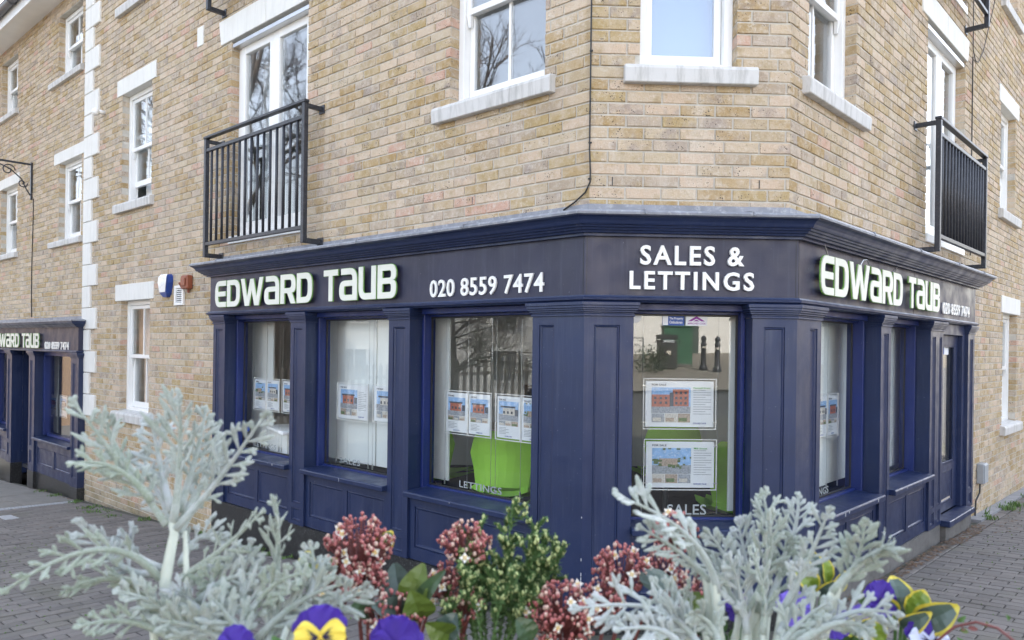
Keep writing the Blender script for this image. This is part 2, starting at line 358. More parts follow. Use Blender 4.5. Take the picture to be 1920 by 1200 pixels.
BR = .07                        # brick plane behind the fascia plane
CH, PT, JT = .0736, .2208, .0105
BIGCAM = CAM
def area_px(q):                 # rough size in the picture of a piece: used only to choose which pieces become single objects
    c = (q[0]+q[2])/2 - CAM; d = c.dot(fw)
    if d < .3: return 0
    x = c.dot(rt)/d*1436+960; y = -c.dot(up)/d*1436+650
    if x < -30 or x > 1950 or y < -30 or y > 1230: return 0
    return ((q[1]-q[0]).cross(q[3]-q[0])).dot(c)/d**3*1436**2
def lay_bricks(f, b, t0, t1, z0, z1, openings, ends=(0, 0), zoff=0, skip=None):
    """yields (t0,t1,z0,z1,depth) of every brick of a stretcher-bond wall"""
    out = []
    k0 = math.floor((z0-zoff)/CH)
    k = k0
    while zoff + k*CH < z1:
        za, zb = max(z0, zoff+k*CH+JT/2), min(z1, zoff+(k+1)*CH-JT/2)
        off = (PT/2 if k % 2 else 0) + (PT*.25 if k % 7 == 3 else 0)
        t = t0 - off
        cuts = []
        while t < t1:
            a, c = max(t + JT/2, t0 + (0 if ends[0] else JT/2)) if t > t0 else t0, min(t+PT-JT/2, t1)
            if c-a > .02: cuts.append((a, c))
            t += PT
        for a, c in cuts:
            if c > t1-.03 and not ends[1]: c = t1
            pieces = [(a, c, za, zb)]
            for (u0, u1, v0, v1) in openings:
                nx = []
                for (p, q, r, s_) in pieces:
                    if q <= u0 or p >= u1 or s_ <= v0 or r >= v1: nx.append((p, q, r, s_)); continue
                    if r < v0-.014: nx.append((p, q, r, v0-.004))
                    if s_ > v1+.014: nx.append((p, q, v1+.004, s_))
                    rr, ss = max(r, v0), min(s_, v1)
                    if ss-rr > .014:
                        if p < u0-.02: nx.append((p, u0, rr, ss))
                        if q > u1+.02: nx.append((u1, q, rr, ss))
                pieces = nx
            for (p, q, r, s_) in pieces:
                if s_-r < .016: continue
                dp = .022
                for (u0, u1, v0, v1) in openings:
                    if (abs(q-u0) < .004 or abs(p-u1) < .004) and s_ > v0 and r < v1: dp = .105
                out.append((p, q, r, s_, dp))
        k += 1
    return out
def brick_geo(m, f, b, q):
    t0, t1, z0, z1, dp = q; j = lambda s=.0019: rnd.uniform(-s, s)
    o = b + rnd.uniform(-.0026, .0022); c = rnd.uniform(.002, .0045); e = .0045
    fr_ = [P(f, t0+c+j(), o+j(.0006), z0+c+j()), P(f, t1-c+j(), o+j(.0006), z0+c+j()), P(f, t1-c+j(), o+j(.0006), z1-c+j()), P(f, t0+c+j(), o+j(.0006), z1-c+j())]
    md = [P(f, t0, o+e, z0), P(f, t1, o+e, z0), P(f, t1, o+e, z1), P(f, t0, o+e, z1)]
    bk = [P(f, t0, o+dp, z0), P(f, t1, o+dp, z0), P(f, t1, o+dp, z1), P(f, t0, o+dp, z1)]
    fl = [(0, 1, 2, 3)]
    for k in range(4): n = (k+1) % 4; fl += [(k, 4+k, 4+n, n), (4+k, 8+k, 8+n, 4+n)]
    if f == 'L': fl = [tuple(reversed(x)) for x in fl]
    m.add(fr_+md+bk, fl); return fr_
def wall_core(m, f, b, t0, t1, z0, z1, openings, dep=.20):
    ts = sorted({t0, t1, *[min(max(x, t0), t1) for o in openings for x in o[:2]]}); zs = sorted({z0, z1, *[min(max(x, z0), z1) for o in openings for x in o[2:]]})
    o_ = b+.0075
    for i in range(len(ts)-1):
        for j in range(len(zs)-1):
            a, c, d, e = ts[i], ts[i+1], zs[j], zs[j+1]
            if any(p[0] <= a+1e-6 and c-1e-6 <= p[1] and p[2] <= d+1e-6 and e-1e-6 <= p[3] for p in openings): continue
            m.face([P(f, a, o_, d), P(f, c, o_, d), P(f, c, o_, e), P(f, a, o_, e)])
    for (a, c, d, e) in openings:
        if d < -.5: continue          # the shopfront fills this one
        g = .004
        q = [(a-g, d-g), (c+g, d-g), (c+g, e+g), (a-g, e+g)]
        for k in range(4):
            u, v = q[k], q[(k+1) % 4]; m.face([P(f, u[0], o_, u[1]), P(f, v[0], o_, v[1]), P(f, v[0], b+dep, v[1]), P(f, u[0], b+dep, u[1])])
def lay_wall(thing_, base, specs):
    """specs: (face, plane, t0, t1, z0, z1, openings, zoff, ends); makes wall > bricks"""
    m = MB(); allb = []
    for (f, b, t0, t1, z0, z1, op, zoff, ends) in specs:
        wall_core(m, f, b, t0, t1, z0, z1, op)
        allb += [(f, b, q) for q in lay_bricks(f, b, t0, t1, z0, z1, op, ends, zoff)]
    wall = m.build('wall', MORTAR, thing_, base, fix=False)
    sized = []
    for (f, b, q) in allb:
        r = [P(f, q[0], b, q[2]), P(f, q[1], b, q[2]), P(f, q[1], b, q[3]), P(f, q[0], b, q[3])]
        sized.append(abs(area_px(r)))
    order = sorted(range(len(allb)), key=lambda i: -sized[i]); single = set(order[:300])
    m = MB()
    for i, (f, b, q) in enumerate(allb):
        if i in single:
            k = MB(); brick_geo(k, f, b, q); k.build('brick', BRICK, wall, base, fix=False)
        else: brick_geo(m, f, b, q)
    m.build('brickwork', BRICK, wall, base, kind='stuff', fix=False)
    return wall

# openings: (t0, t1, z0, z1)
DZ2 = 2.50
SHOP_L = (-.1, 4.80, -1, 2.37); SHOP_C = (-.1, W+.1, -1, 2.37); SHOP_R = (-.1, 4.58, -1, 2.35)
WIN = {'L': [(.40, 1.30, 3.33, 4.70), (6.51, 7.42, 3.33, 4.70), (6.50, 7.40, .72, 2.10), (.40, 1.30, 5.83, 7.10), (6.51, 7.42, 5.83, 7.10)],
       'C': [(.33, .93, 3.325, 4.70), (.33, .93, 5.83, 7.10)],
       'R': [(.30, 1.18, 3.335, 4.70), (6.12, 7.02, 3.33, 4.60), (6.38, 7.26, .71, 2.09), (.30, 1.18, 5.83, 7.10), (6.12, 7.02, 5.85, 7.10)]}
FD = {'L': [(3.17, 4.585, 2.62, 4.65), (3.17, 4.585, 5.12, 7.12)], 'R': [(2.99, 4.37, 2.62, 4.60), (2.99, 4.37, 5.10, 7.10)]}
ZT = 7.9
bc = P('C', W/2, .07, -.13); bc.z = gz(bc.x, bc.y)
corner = thing('corner_building', 'yellow stock brick corner building with white sash windows above the navy shopfront', 'building', bc)
kb = BR*TN
lay_wall(corner, bc, [
    ('L', BR, kb, 8.62, -.75, ZT, WIN['L']+FD['L']+[SHOP_L], 0, (0, 0)),
    ('C', BR, kb, W-kb, 2.0, ZT, WIN['C']+[SHOP_C], 0, (1, 1)),
    ('R', BR, kb, 13.0, -.75, ZT, WIN['R']+FD['R']+[SHOP_R], 0, (0, 0))])
# shell: back walls, floors between storeys and roof
def poly_slab(m, pts, z0, z1):
    n = len(pts); m.add([(x, y, z0) for x, y in pts]+[(x, y, z1) for x, y in pts], [tuple(range(n-1, -1, -1)), tuple(range(n, 2*n))] + [(k, (k+1) % n, n+(k+1) % n, n+k) for k in range(n)])
def xy(f, t, o): p = P(f, t, o, 0); return (p.x, p.y)
foot = [xy('L', 8.6, .19), xy('C', .08, .19), xy('C', W-.08, .19), xy('R', 12.98, .19), (9.0, 17.0), (-4.0, 17.0)]
m = MB(); poly_slab(m, foot, ZT-.2, ZT+.02); m.build('roof', LEAD, corner, bc)
for z in (2.40, 4.88):
    m = MB(); poly_slab(m, foot, z, z+.16); m.build('floor_slab', INWHITE, corner, bc)
m = MB()
for a, b in ((3, 4), (4, 5), (5, 0)):
    (x0, y0), (x1, y1) = foot[a], foot[b]; m.face([(x0, y0, -1.2), (x1, y1, -1.2), (x1, y1, ZT), (x0, y0, ZT)])
m.build('rear_wall', MORTAR, corner, bc)
m = MB(); sweep(m, [(.07, ZT-.02), (-.05, ZT-.02), (-.05, ZT+.12), (.25, ZT+.12)], (8.62, 13.0)); m.build('parapet_coping', STONE, corner, bc)
# rooms behind the upper windows
inner = [xy('L', 8.6, 3.0), xy('C', .65, 3.0), xy('R', 12.98, 3.0)]
m = MB()
for a, b in zip(inner, inner[1:]): m.face([(*a, 2.56), (*b, 2.56), (*b, ZT-.2), (*a, ZT-.2)])
m.build('room_wall', INWHITE, corner, bc)

def curtain(m, f, t0, t1, o, z0, z1, folds=6):
    n = folds*4; r0 = []
    for i in range(n+1):
        t = t0+(t1-t0)*i/n; r0.append((t, o+.018*math.sin(i/4*2*math.pi)))
    for (a, oa), (b, ob) in zip(r0, r0[1:]): m.face([P(f, a, oa, z0), P(f, b, ob, z0), P(f, b, ob, z1), P(f, a, oa, z1)])
def sash(parent, base, f, t0, t1, z0, z1, b, lintel=None, sill=None, raise_=0, bar=True, curt=.0, blind=None, horn=True):
    w = MB(); o = b+.085
    ring(w, f, t0, t1, z0, z1, o, o+.10, .055, .045); win = w.build('window', UPVC, parent, base, .003)
    zm = (z0+z1)/2
    i0, i1 = t0+.057, t1-.057
    m = MB(); ring(m, f, i0, i1, zm-.025, z1-.057, o+.020, o+.055, .045); m.build('upper_sash', UPVC, win, base, .003)
    za, zb = z0+.047+raise_, zm+.025+raise_*.9
    m = MB(); ring(m, f, i0, i1, za, zb, o+.058, o+.095, .045, .07); m.build('lower_sash', UPVC, win, base, .003)
    if horn:
        for a in (i0+.002, i1-.042):
            m = MB(); m.add([P(f, a, o+.018, zm-.026), P(f, a+.04, o+.018, zm-.026), P(f, a+.04, o+.05, zm-.026), P(f, a, o+.05, zm-.026),
                             P(f, a+.008, o+.03, zm-.11), P(f, a+.03, o+.03, zm-.11), P(f, a+.03, o+.05, zm-.11), P(f, a+.008, o+.05, zm-.11)],
                            [(0, 1, 2, 3), (4, 5, 6, 7), (0, 1, 5, 4), (1, 2, 6, 5), (2, 3, 7, 6), (3, 0, 4, 7)]); m.build('sash_horn', UPVC, win, base)
    for (a, c, oo) in ((zm+.02, z1-.10, o+.038), (za+.07, zb-.045, o+.076)):
        m = MB(); m.fb(f, i0+.04, i1-.04, oo-.006, oo+.006, a, c); m.build('pane', UGLASS, win, base)
        if bar:
            tm = (i0+i1)/2; m = MB(); m.fb(f, tm-.011, tm+.011, oo-.012, oo+.012, a, c); m.build('glazing_bar', UPVC, win, base)
    if lintel:
        m = MB(); m.fb(f, lintel[0], lintel[1], b-.012, b+.10, lintel[2], lintel[3]); m.build('lintel', STONE, win, base, .004)
    if sill:
        a, c, d, e = sill
        m = MB(); pr = [(b-.055, d), (b-.06, e-.035), (b-.05, e-.012), (b+.09, e+.012), (b+.12, d+.01)]
        q = [[P(f, t, oo, zz) for oo, zz in pr] for t in (a, c)]
        m.add(q[0]+q[1], [tuple(range(5)), tuple(range(9, 4, -1))]+[(k, (k+1) % 5, 5+(k+1) % 5, 5+k) for k in range(5)])
        m.build('sill', SILL, win, base, .005)
    if curt:
        m = MB(); curtain(m, f, t0+.03, t0+.03+(t1-t0-.06)*curt, o+.22, z0+.02, z1-.02, 5); curtain(m, f, t1-.03-(t1-t0-.06)*curt, t1-.03, o+.22, z0+.02, z1-.02, 5)
        m.build('curtain', INWHITE, win, base)
    if blind:
        m = MB(); m.fb(f, t0+.04, t1-.04, o+.16, o+.165, z0+.02, z1-.03); m.build('sky_tinted_blind', blind, win, base)
    return win
BLIND = M('sky_reflection_blind', (.16, .31, .60), .8, .02)  # added blind whose blue stands in for the sky reflected in the panes
for f in 'LCR':
    for i, (a, c, d, e) in enumerate(WIN[f]):
        lt = (a-.12, c+.15, e, e+.205); sl = (a-.09, c+.14, d-.125, d)
        if f == 'C': sl = (a-.10, c+.12, d-.12, d)
        if f == 'R' and a < 1: sl = (a-.10, c+.16, d-.12, d)
        sash(corner, bc, f, a, c, d, e, BR, lt, sl, .17 if (f == 'L' and i == 1) else 0, bar=not f == 'C', curt=.0 if (f == 'C' or a < 1) else .42, blind=BLIND if f == 'C' else None)
def french(parent, base, f, t0, t1, z0, z1, b, lintel):
    o = b+.09; m = MB(); ring(m, f, t0, t1, z0, z1, o, o+.08, .06, .05); d = m.build('french_window', UPVC, parent, base, .003)
    tm = (t0+t1)/2
    for a, c in ((t0+.062, tm-.002), (tm+.002, t1-.062)):
        m = MB(); ring(m, f, a, c, z0+.052, z1-.062, o-.012, o+.05, .085, .13); m.build('door_leaf', UPVC, d, base, .004)
        m = MB(); m.fb(f, a+.08, c-.08, o+.01, o+.03, z0+.17, z1-.14); m.build('pane', UGLASS, d, base)
    for tt in (tm-.045, tm+.045):
        m = MB(); m.fb(f, tt-.012, tt+.012, o-.022, o-.012, z0+.85, z0+1.05); m.fb(f, tt-.008, tt+.008, o-.05, o-.022, z0+.99, z0+1.0); m.fb(f, tt-.01, tt+.08*(1 if tt > tm else -1), o-.06, o-.05, z0+.985, z0+1.005); m.build('handle', UPVC, d, base)
    m = MB(); m.fb(f, t0+.01, t1-.01, b-.015, o+.005, z0-.03, z0+.045); m.build('threshold', UPVC, d, base, .004)
    m = MB(); m.fb(f, t0+.01, t1-.01, b+.01, o+.02, z1-.07, z1-.03); m.build('drip_trim', STEEL, d, base, .003)
    a, c, e, g = lintel; tm = (a+c)/2
    for s0, s1, k0, k1 in ((a, tm-.003, -.05, 0), (tm+.003, c, 0, .05)):
        m = MB(); m.hexa([P(f, s0, b-.014, e), P(f, s1, b-.014, e), P(f, s1, b+.10, e), P(f, s0, b+.10, e)], [P(f, s0+k0, b-.014, g), P(f, s1+k1, b-.014, g), P(f, s1+k1, b+.10, g), P(f, s0+k0, b+.10, g)])
        m.build('lintel', STONE, d, base, .004)
    m = MB(); curtain(m, f, t0+.05, t0+.5, o+.25, z0+.03, z1-.03, 6); curtain(m, f, t1-.30, t1-.05, o+.25, z0+.03, z1-.03, 4); m.build('curtain', INWHITE, d, base)
french(corner, bc, 'L', *FD['L'][0], BR, (3.00, 4.78, 4.65, 4.90)); french(corner, bc, 'L', *FD['L'][1], BR, (3.00, 4.78, 7.12, 7.35))
french(corner, bc, 'R', *FD['R'][0], BR, (2.80, 4.41, 4.60, 4.83)); french(corner, bc, 'R', *FD['R'][1], BR, (2.80, 4.41, 7.10, 7.33))
# quoin stones
zq = -.30; i = 0
while zq < ZT-.1:
    wq = .47 if i % 2 else .25
    if zq > .45:
        m = MB(); m.fb('L', 8.66-wq, 8.70, BR-.03, BR+.10, zq+.004, zq+.289); m.build('quoin', STONE, corner, bc, .008)
    zq += .2925; i += 1
# air brick tiles, a tiny lamp, weep vents
m = MB(); m.fb('L', 5.19, 5.33, BR-.012, BR+.01, 4.77, 4.98); m.build('vent_cover', STONE, corner, bc, .004)
m = MB(); m.tube([P('L', 8.02, BR+.01, 4.60), P('L', 8.02, BR-.09, 4.60)], .028, 10); m.ball(P('L', 8.02, BR-.11, 4.59), .05, 10, 7); m.build('wall_sensor', UPVC, corner, bc, smooth=True)
for f, t, z in (('L', 1.05, 2.61), ('C', .17, 2.61), ('C', 1.08, 2.61)):
    m = MB(); m.fb(f, t-.003, t+.003, BR-.002, BR+.01, z-.026, z+.026); m.build('weep_vent', DARK, corner, bc)

# ------------------------------------------------------------------ adjoining building on the left
B2 = BR+.05
SH2 = (8.60, 13.4, -1.2, 1.84)
W2 = [(9.02, 9.98, 3.08, 4.23), (12.10, 13.06, 3.08, 4.23), (9.05, 10.06, 5.50, 6.45), (12.14, 13.10, 5.50, 6.45)]
b2c = P('L', 11.5, .12, 0); b2c.z = gz(b2c.x, b2c.y)
adj = thing('adjoining_building', 'lower brick building with white sash windows and grey gutter beyond the quoins', 'building', b2c)
lay_wall(adj, b2c, [('L', B2, 8.66, 15.5, -1.2, 6.66, W2+[SH2], -.02, (0, 0))])
for i, (a, c, d, e) in enumerate(W2):
    sash(adj, b2c, 'L', a, c, d, e, B2, (a-.14, c+.20, e, e+.17) if i < 2 else None, (a-.08, c+.30, d-.10, d), curt=.4)
m = MB(); m.fb('L', 8.72, 15.6, -.20, B2+.05, 6.66, 6.69); m.build('soffit', UPVC, adj, b2c)
m = MB(); m.fb('L', 8.72, 15.6, -.225, -.20, 6.63, 6.83); m.build('eaves_board', UPVC, adj, b2c, .003)
m = MB(); pts = [(-.29+.062*math.cos(a), 6.83+.062*math.sin(a)) for a in [math.pi*(1+k/10) for k in range(11)]]
for (o0, z0), (o1, z1) in zip(pts, pts[1:]): m.face([P('L', 8.72, o0, z0), P('L', 15.6, o0, z0), P('L', 15.6, o1, z1), P('L', 8.72, o1, z1)])
gut = m.build('gutter', M('grey_gutter', (.10, .10, .11), .45, .15, 8), adj, b2c, smooth=True, fix=False)
for t in (9.6, 10.9, 12.2, 13.5, 14.8):
    m = MB(); m.tube([P('L', t, o, z) for o, z in [(-.29+.067*math.cos(math.pi*(1+k/8)), 6.83+.067*math.sin(math.pi*(1+k/8))) for k in range(9)]], .012, 5); m.build('gutter_bracket', gut.data.materials[0], gut, b2c)
m = MB(); e_ = [P('L', 8.72, -.30, 6.88), P('L', 15.6, -.30, 6.88), P('L', 15.6, 4.0, 9.3), P('L', 8.72, 4.0, 9.3)]; m.hexa(e_, [v+Vector((0, 0, .06)) for v in e_]); m.build('roof', M('roof_tile', (.09, .07, .06), .8, .3, 12, .6, 20), adj, b2c)
m = MB(); q = [xy('L', 8.7, .25), xy('L', 15.5, .25), xy('L', 15.5, 8), xy('L', 8.7, 8)]
for a, b in zip(q, q[1:]+q[:1]):
    if a != q[0]: m.face([(*a, -1.5), (*b, -1.5), (*b, 6.9), (*a, 6.9)])
m.face([(*p, 6.87) for p in q]); m.face([(*xy('L', 8.7, 2.2), 2.0), (*xy('L', 15.5, 2.2), 2.0), (*xy('L', 15.5, 2.2), 6.8), (*xy('L', 8.7, 2.2), 6.8)])
m.build('rear_wall', INWHITE, adj, b2c)

# ------------------------------------------------------------------ the corner shopfront
TL, TR = 4.82, 4.60
sb = P('C', W/2, .05, 0); sb.z = gz(sb.x, sb.y)
shop = thing('corner_shopfront', 'navy blue timber corner shopfront with white raised lettering on three faces', 'shopfront', sb)
# cornice with its lead cover
m = MB(); sweep(m, [(.08, 2.262), (-.030, 2.262), (-.030, 2.277), (-.052, 2.279), (-.058, 2.291), (-.070, 2.293), (-.076, 2.305), (-.088, 2.307), (-.094, 2.318), (-.104, 2.320),
                    (-.110, 2.328), (-.117, 2.342), (-.130, 2.357), (-.148, 2.367), (-.150, 2.384), (.08, 2.388)], (TL, TR)); corn = m.build('cornice', NAVY, shop, sb, fix=False)
m = MB(); sweep(m, [(-.158, 2.372), (-.160, 2.385), (-.152, 2.397), (-.10, 2.404), (BR-.006, 2.425), (BR-.004, 2.47)], (TL, TR)); m.build('lead_flashing', LEAD, corn, sb, fix=False)
for f, ts in (('L', (.9, 2.1, 3.3, 4.4)), ('C', (.33, .97)), ('R', (.9, 2.0, 3.2, 4.2))):
    for t in ts:
        m = MB(); m.tube([P(f, t, -.163, 2.376), P(f, t, -.158, 2.398), P(f, t, -.10, 2.408), P(f, t, BR-.008, 2.43)], .007, 6); m.build('lead_roll', LEAD, corn, sb)
# fascia boards, each carrying its letters
fas = {}
for f, a, b in (('L', 0, TL), ('C', 0, W), ('R', 0, TR)):
    m = MB(); m.face([P(f, a, 0, 1.885), P(f, b, 0, 1.885), P(f, b, 0, 2.264), P(f, a, 0, 2.264)])
    if f != 'C': m.face([P(f, b, 0, 1.885), P(f, b, BR, 1.885), P(f, b, BR, 2.264), P(f, b, 0, 2.264)])
    fas[f] = m.build('fascia', NAVYF, shop, sb, fix=False)
for f, t in (('L', 2.30), ('L', .012), ('C', .012), ('C', W-.012), ('R', .012), ('R', 2.4)):
    m = MB(); m.fb(f, t-.0016, t+.0016, -.0012, .002, 1.90, 2.26); m.build('board_joint', DARK, fas[f], sb)
m = MB(); sweep(m, [(.13, 1.868), (-.012, 1.868), (-.018, 1.876), (-.030, 1.880), (-.032, 1.893), (-.018, 1.899), (-.014, 1.908), (.002, 1.910)], (TL, TR)); m.build('lower_moulding', NAVY, shop, sb, fix=False)
# logo letters
def rp(pts):
    out = []
    n = len(pts)
    for i in range(n):
        p = pts[i]
        if len(p) < 3: out.append((p[0], p[1])); continue
        a = Vector(pts[i-1][:2]); b = Vector(p[:2]); c = Vector(pts[(i+1) % n][:2]); r = p[2]
        u = (a-b).normalized()*min(r, (a-b).length*.49+.2); v = (c-b).normalized()*min(r, (c-b).length*.49+.2)
        for k in range(7):
            w_ = k/6; q = (b+u)*(1-w_)**2 + b*2*w_*(1-w_) + (b+v)*w_**2; out.append((q.x, q.y))
    return out
GLY = {
 'E': [[(1, 0), (0, 0, .42), (0, 1, .42), (1, 1), (1, .81), (.27, .81, .14), (.27, .59), (.95, .59), (.95, .41), (.27, .41), (.27, .19, .14), (1, .19)]],
 'D': [[(0, 0), (1, 0, .42), (1, 1, .42), (0, 1)], [(.25, .19), (.25, .81), (.74, .81, .22), (.74, .19, .22)]],
 'W': [[(0, 1), (.16, 1), (.29, .30), (.43, .97), (.57, .97), (.71, .30), (.84, 1), (1, 1), (.81, 0), (.62, 0), (.5, .56), (.38, 0), (.19, 0)]],
 'a': [[(0, 0, .30), (1, 0), (1, 1, .42), (.10, 1), (.10, .81), (.75, .81, .14), (.75, .62), (0, .62, .30)], [(.27, .17, .08), (.27, .45, .08), (.75, .45), (.75, .17)]],
 'R': [[(0, 0), (.25, 0), (.25, .36), (.46, .36), (.70, 0), (1.0, 0), (.76, .37), (1, .38, .2), (1, 1, .36), (0, 1)], [(.25, .53), (.25, .82), (.74, .82, .15), (.74, .53, .15)]],
 'T': [[(0, 1), (1, 1), (1, .81), (.63, .81), (.63, 0), (.36, 0), (.36, .81), (0, .81)]],
 'U': [[(0, 1), (.25, 1), (.25, .19, .15), (.74, .19), (.74, 1), (1, 1), (1, 0), (0, 0, .38)]],
 'B': [[(0, 0), (1, 0, .30), (1, .54, .22), (.90, .54), (1, .60, .1), (1, 1, .30), (0, 1)], [(.25, .18), (.25, .43), (.74, .43, .1), (.74, .18, .1)], [(.25, .60), (.25, .82), (.74, .82, .1), (.74, .60, .1)]]}
LW = [('E', .99), ('D', 1.10), ('W', 1.76), ('a', 1.13), ('R', 1.08), ('D', 1.04), None, ('T', .90), ('a', 1.06), ('U', .98), ('B', .99)]
def logo(f, tl, tr, zb, zt, o0, parent, base, gapw=.62):
    tot = sum(gapw if q is None else q[1] for q in LW); sc = (tr-tl)/tot; x = 0; h = zt-zb
    for q in LW:
        if q is None: x += gapw; continue
        ch, w_ = q; k = abs(sc)
        g = [[(px*(w_-.09)*k, py*h) for px, py in rp(s_)] for s_ in GLY[ch]]
        m = MB()
        for mi, (off, ex, z) in enumerate(((.0030, .004, .0275), (0, .0030, .0350))):
            vs, fs = curve_mesh(splines=g, extrude=ex, offset=off); m.mi = mi
            m.add([P(f, tl + (x*k+.045*k+v.x)*(1 if tr > tl else -1), o0-z-v.z, zb+v.y) for v in vs], fs)
        m.build('letter', [GREENEDGE, CREAM], parent, base, fix=False)
        x += w_
logo('L', 4.64, 1.735, 1.946, 2.205, -.006, fas['L'], sb)
logo('R', .25, 3.04, 1.95, 2.20, -.006, fas['R'], sb)
text_parts('digit', '020 8559 7474', 'L', 1.395, .315, 1.937, 2.062, -.002, .012, WHITE, fas['L'], sb, .013, 1.08)
text_parts('digit', '020 8559 7474', 'R', 3.27, 4.28, 1.948, 2.055, -.002, .012, WHITE, fas['R'], sb, .013, 1.08)
text_parts('letter', 'SALES &', 'C', .330, .962, 2.093, 2.212, -.002, .022, [WHITE], fas['C'], sb, .022, 1.22)
text_parts('letter', 'LETTINGS', 'C', .268, 1.024, 1.945, 2.057, -.002, .022, [WHITE], fas['C'], sb, .022, 1.24)
# loose sign wires above the right letters
for pts in ([(.40, 2.20), (.34, 2.27)], [(1.0, 2.19), (1.06, 2.235), (1.14, 2.245), (1.22, 2.20)], [(1.70, 2.19), (1.84, 2.25)]):
    m = MB(); m.tube([P('R', t, -.03, z) for t, z in pts], .004, 5); m.build('loose_wire', STEEL, fas['R'], sb)

# pilasters
def capital(m, f, a, b, wrap=None):
    for o, z0, z1 in ((-.010, 1.782, 1.796), (-.006, 1.796, 1.806), (-.016, 1.806, 1.818), (-.024, 1.818, 1.830), (-.031, 1.830, 1.846), (-.036, 1.846, 1.8675)):
        aa, bb = a + o, b - o
        if wrap == 'a': aa = a + o*TN
        if wrap == 'b': bb = b - o*TN
        m.fb(f, aa, bb, o, .125, z0, z1)
def pilaster(specs):
    m = MB(); c = MB()
    for (f, a, b, pn, wrap) in specs:
        panelboard(m, f, a, b, 0, .125, 0.0, 1.784, pn, .014, .015); capital(c, f, a, b, wrap)
    p = m.build('pilaster', NAVY, shop, sb, fix=False); c.build('capital', NAVY, p, sb, .0022)
def pz(a, b, i=.055): return [(a+i, b-i, .035, .145), (a+i, b-i, .19, 1.73)]
pilaster([('L', 4.50, 4.745, pz(4.50, 4.745), None)])
pilaster([('L', 3.035, 3.28, pz(3.035, 3.28), None)])
pilaster([('L', 1.63, 1.878, pz(1.63, 1.878), None)])
pilaster([('L', 0, .412, [(.235, .355, .06, 1.73)], 'a'), ('C', 0, .296, [(.06, .215, .06, 1.73)], 'a')])
pilaster([('C', 1.025, W, [(1.095, 1.225, .06, 1.73)], 'b'), ('R', 0, .385, [(.20, .32, .06, 1.73)], 'a')])
pilaster([('R', 1.575, 1.815, pz(1.575, 1.815, .06), None)])
pilaster([('R', 2.93, 3.16, pz(2.93, 3.16, .06), None)])
pilaster([('R', 3.164, 3.35, pz(3.164, 3.35, .05), None)])
pilaster([('R', 4.31, 4.585, pz(4.31, 4.585, .07), None)])
# windows between the pilasters
def bay(f, a, b, d, npan, drips=True):
    m = MB(); zt_, zb_ = 1.866, .475
    of = .120
    m.fb(f, a+.001, b-.001, of-.03, of+.03, 1.826, 1.8665)                     # head rail
    m.fb(f, a+.001, a+.026, of, d+.03, zb_+.04, 1.826); m.fb(f, b-.026, b-.001, of, d+.03, zb_+.04, 1.826)
    m.fb(f, a+.026, b-.026, of+.045, d+.03, zb_+.04, zb_+.062); m.fb(f, a+.026, b-.026, of+.045, d+.03, 1.808, 1.826)
    win = m.build('shop_window', ROYAL, shop, sb, .003)
    m = MB(); ring(m, f, a+.0265, b-.0265, zb_+.0625, 1.8075, d-.016, d-.004, .011); m.build('glazing_gasket', DARK, win, sb)
    m = MB(); m.fb(f, a+.024, b-.024, d, d+.008, zb_+.06, 1.812); m.build('pane', GLASS, win, sb)
    m = MB(); q = [(-.048, zb_-.006), (-.050, zb_+.030), (-.040, zb_+.036), (of+.05, zb_+.048), (of+.05, zb_-.006)]
    r = [[P(f, t, o, z) for o, z in q] for t in (a+.001, b-.001)]
    m.add(r[0]+r[1], [tuple(range(5)), tuple(range(9, 4, -1))]+[(k, (k+1) % 5, 5+(k+1) % 5, 5+k) for k in range(5)]); m.build('window_sill', NAVY, win, sb, .004)
    m = MB(); g = .06; wd = (b-a-g*(npan+1))/npan
    pans = [(a+g+k*(wd+g), a+g+k*(wd+g)+wd, .095, .395) for k in range(npan)]
    panelboard(m, f, a+.001, b-.001, .022, .10, .002, .468, pans, .016, .022); m.build('stall_riser', NAVY, shop, sb, fix=False)
    return win
bays = {'W1': bay('L', 3.281, 4.499, .205, 2), 'W2': bay('L', 1.879, 3.034, .205, 2), 'W3': bay('L', .413, 1.629, .205, 2),
        'C': bay('C', .297, 1.024, .20, 1), 'R1': bay('R', .386, 1.574, .215, 2), 'R2': bay('R', 1.816, 2.929, .215, 2)}
# door in the right bay
m = MB(); m.fb('R', 3.351, 3.44, .03, .14, .03, 1.866); m.fb('R', 4.22, 4.309, .03, .14, .03, 1.866); m.fb('R', 3.44, 4.22, .03, .14, 1.76, 1.866); fr_ = m.build('door_frame', NAVY, shop, sb, .004)
m = MB(); panelboard(m, 'R', 3.442, 3.54, .075, .045, .04, 1.758, []); panelboard(m, 'R', 4.12, 4.218, .075, .045, .04, 1.758, []); panelboard(m, 'R', 3.54, 4.12, .075, .045, .04, .50, [(3.60, 4.06, .12, .43)], .014, .018); panelboard(m, 'R', 3.54, 4.12, .075, .045, 1.66, 1.758, [])
dr = m.build('door', NAVY, shop, sb, fix=False)
m = MB(); m.fb('R', 3.53, 4.13, .098, .106, .49, 1.67); m.build('pane', GLASS, dr, sb)
m = MB(); ring(m, 'R', 3.54, 4.12, .50, 1.66, .078, .096, .02); m.build('glazing_bead', NAVY, dr, sb, .003)
m = MB(); m.fb('R', 3.60, 4.06, .0885, .092, .13, .155); m.build('worn_edge', DOORKICK, dr, sb)
m = MB(); m.fb('R', 3.36, 4.32, -.075, .075, -.03, .028); m.build('door_step', NAVY, shop, sb, .006)
m = MB(); m.fb('R', 3.40, 4.305, -.03, .10, -.6, -.031); m.build('step_riser', CONC, shop, sb, .004)
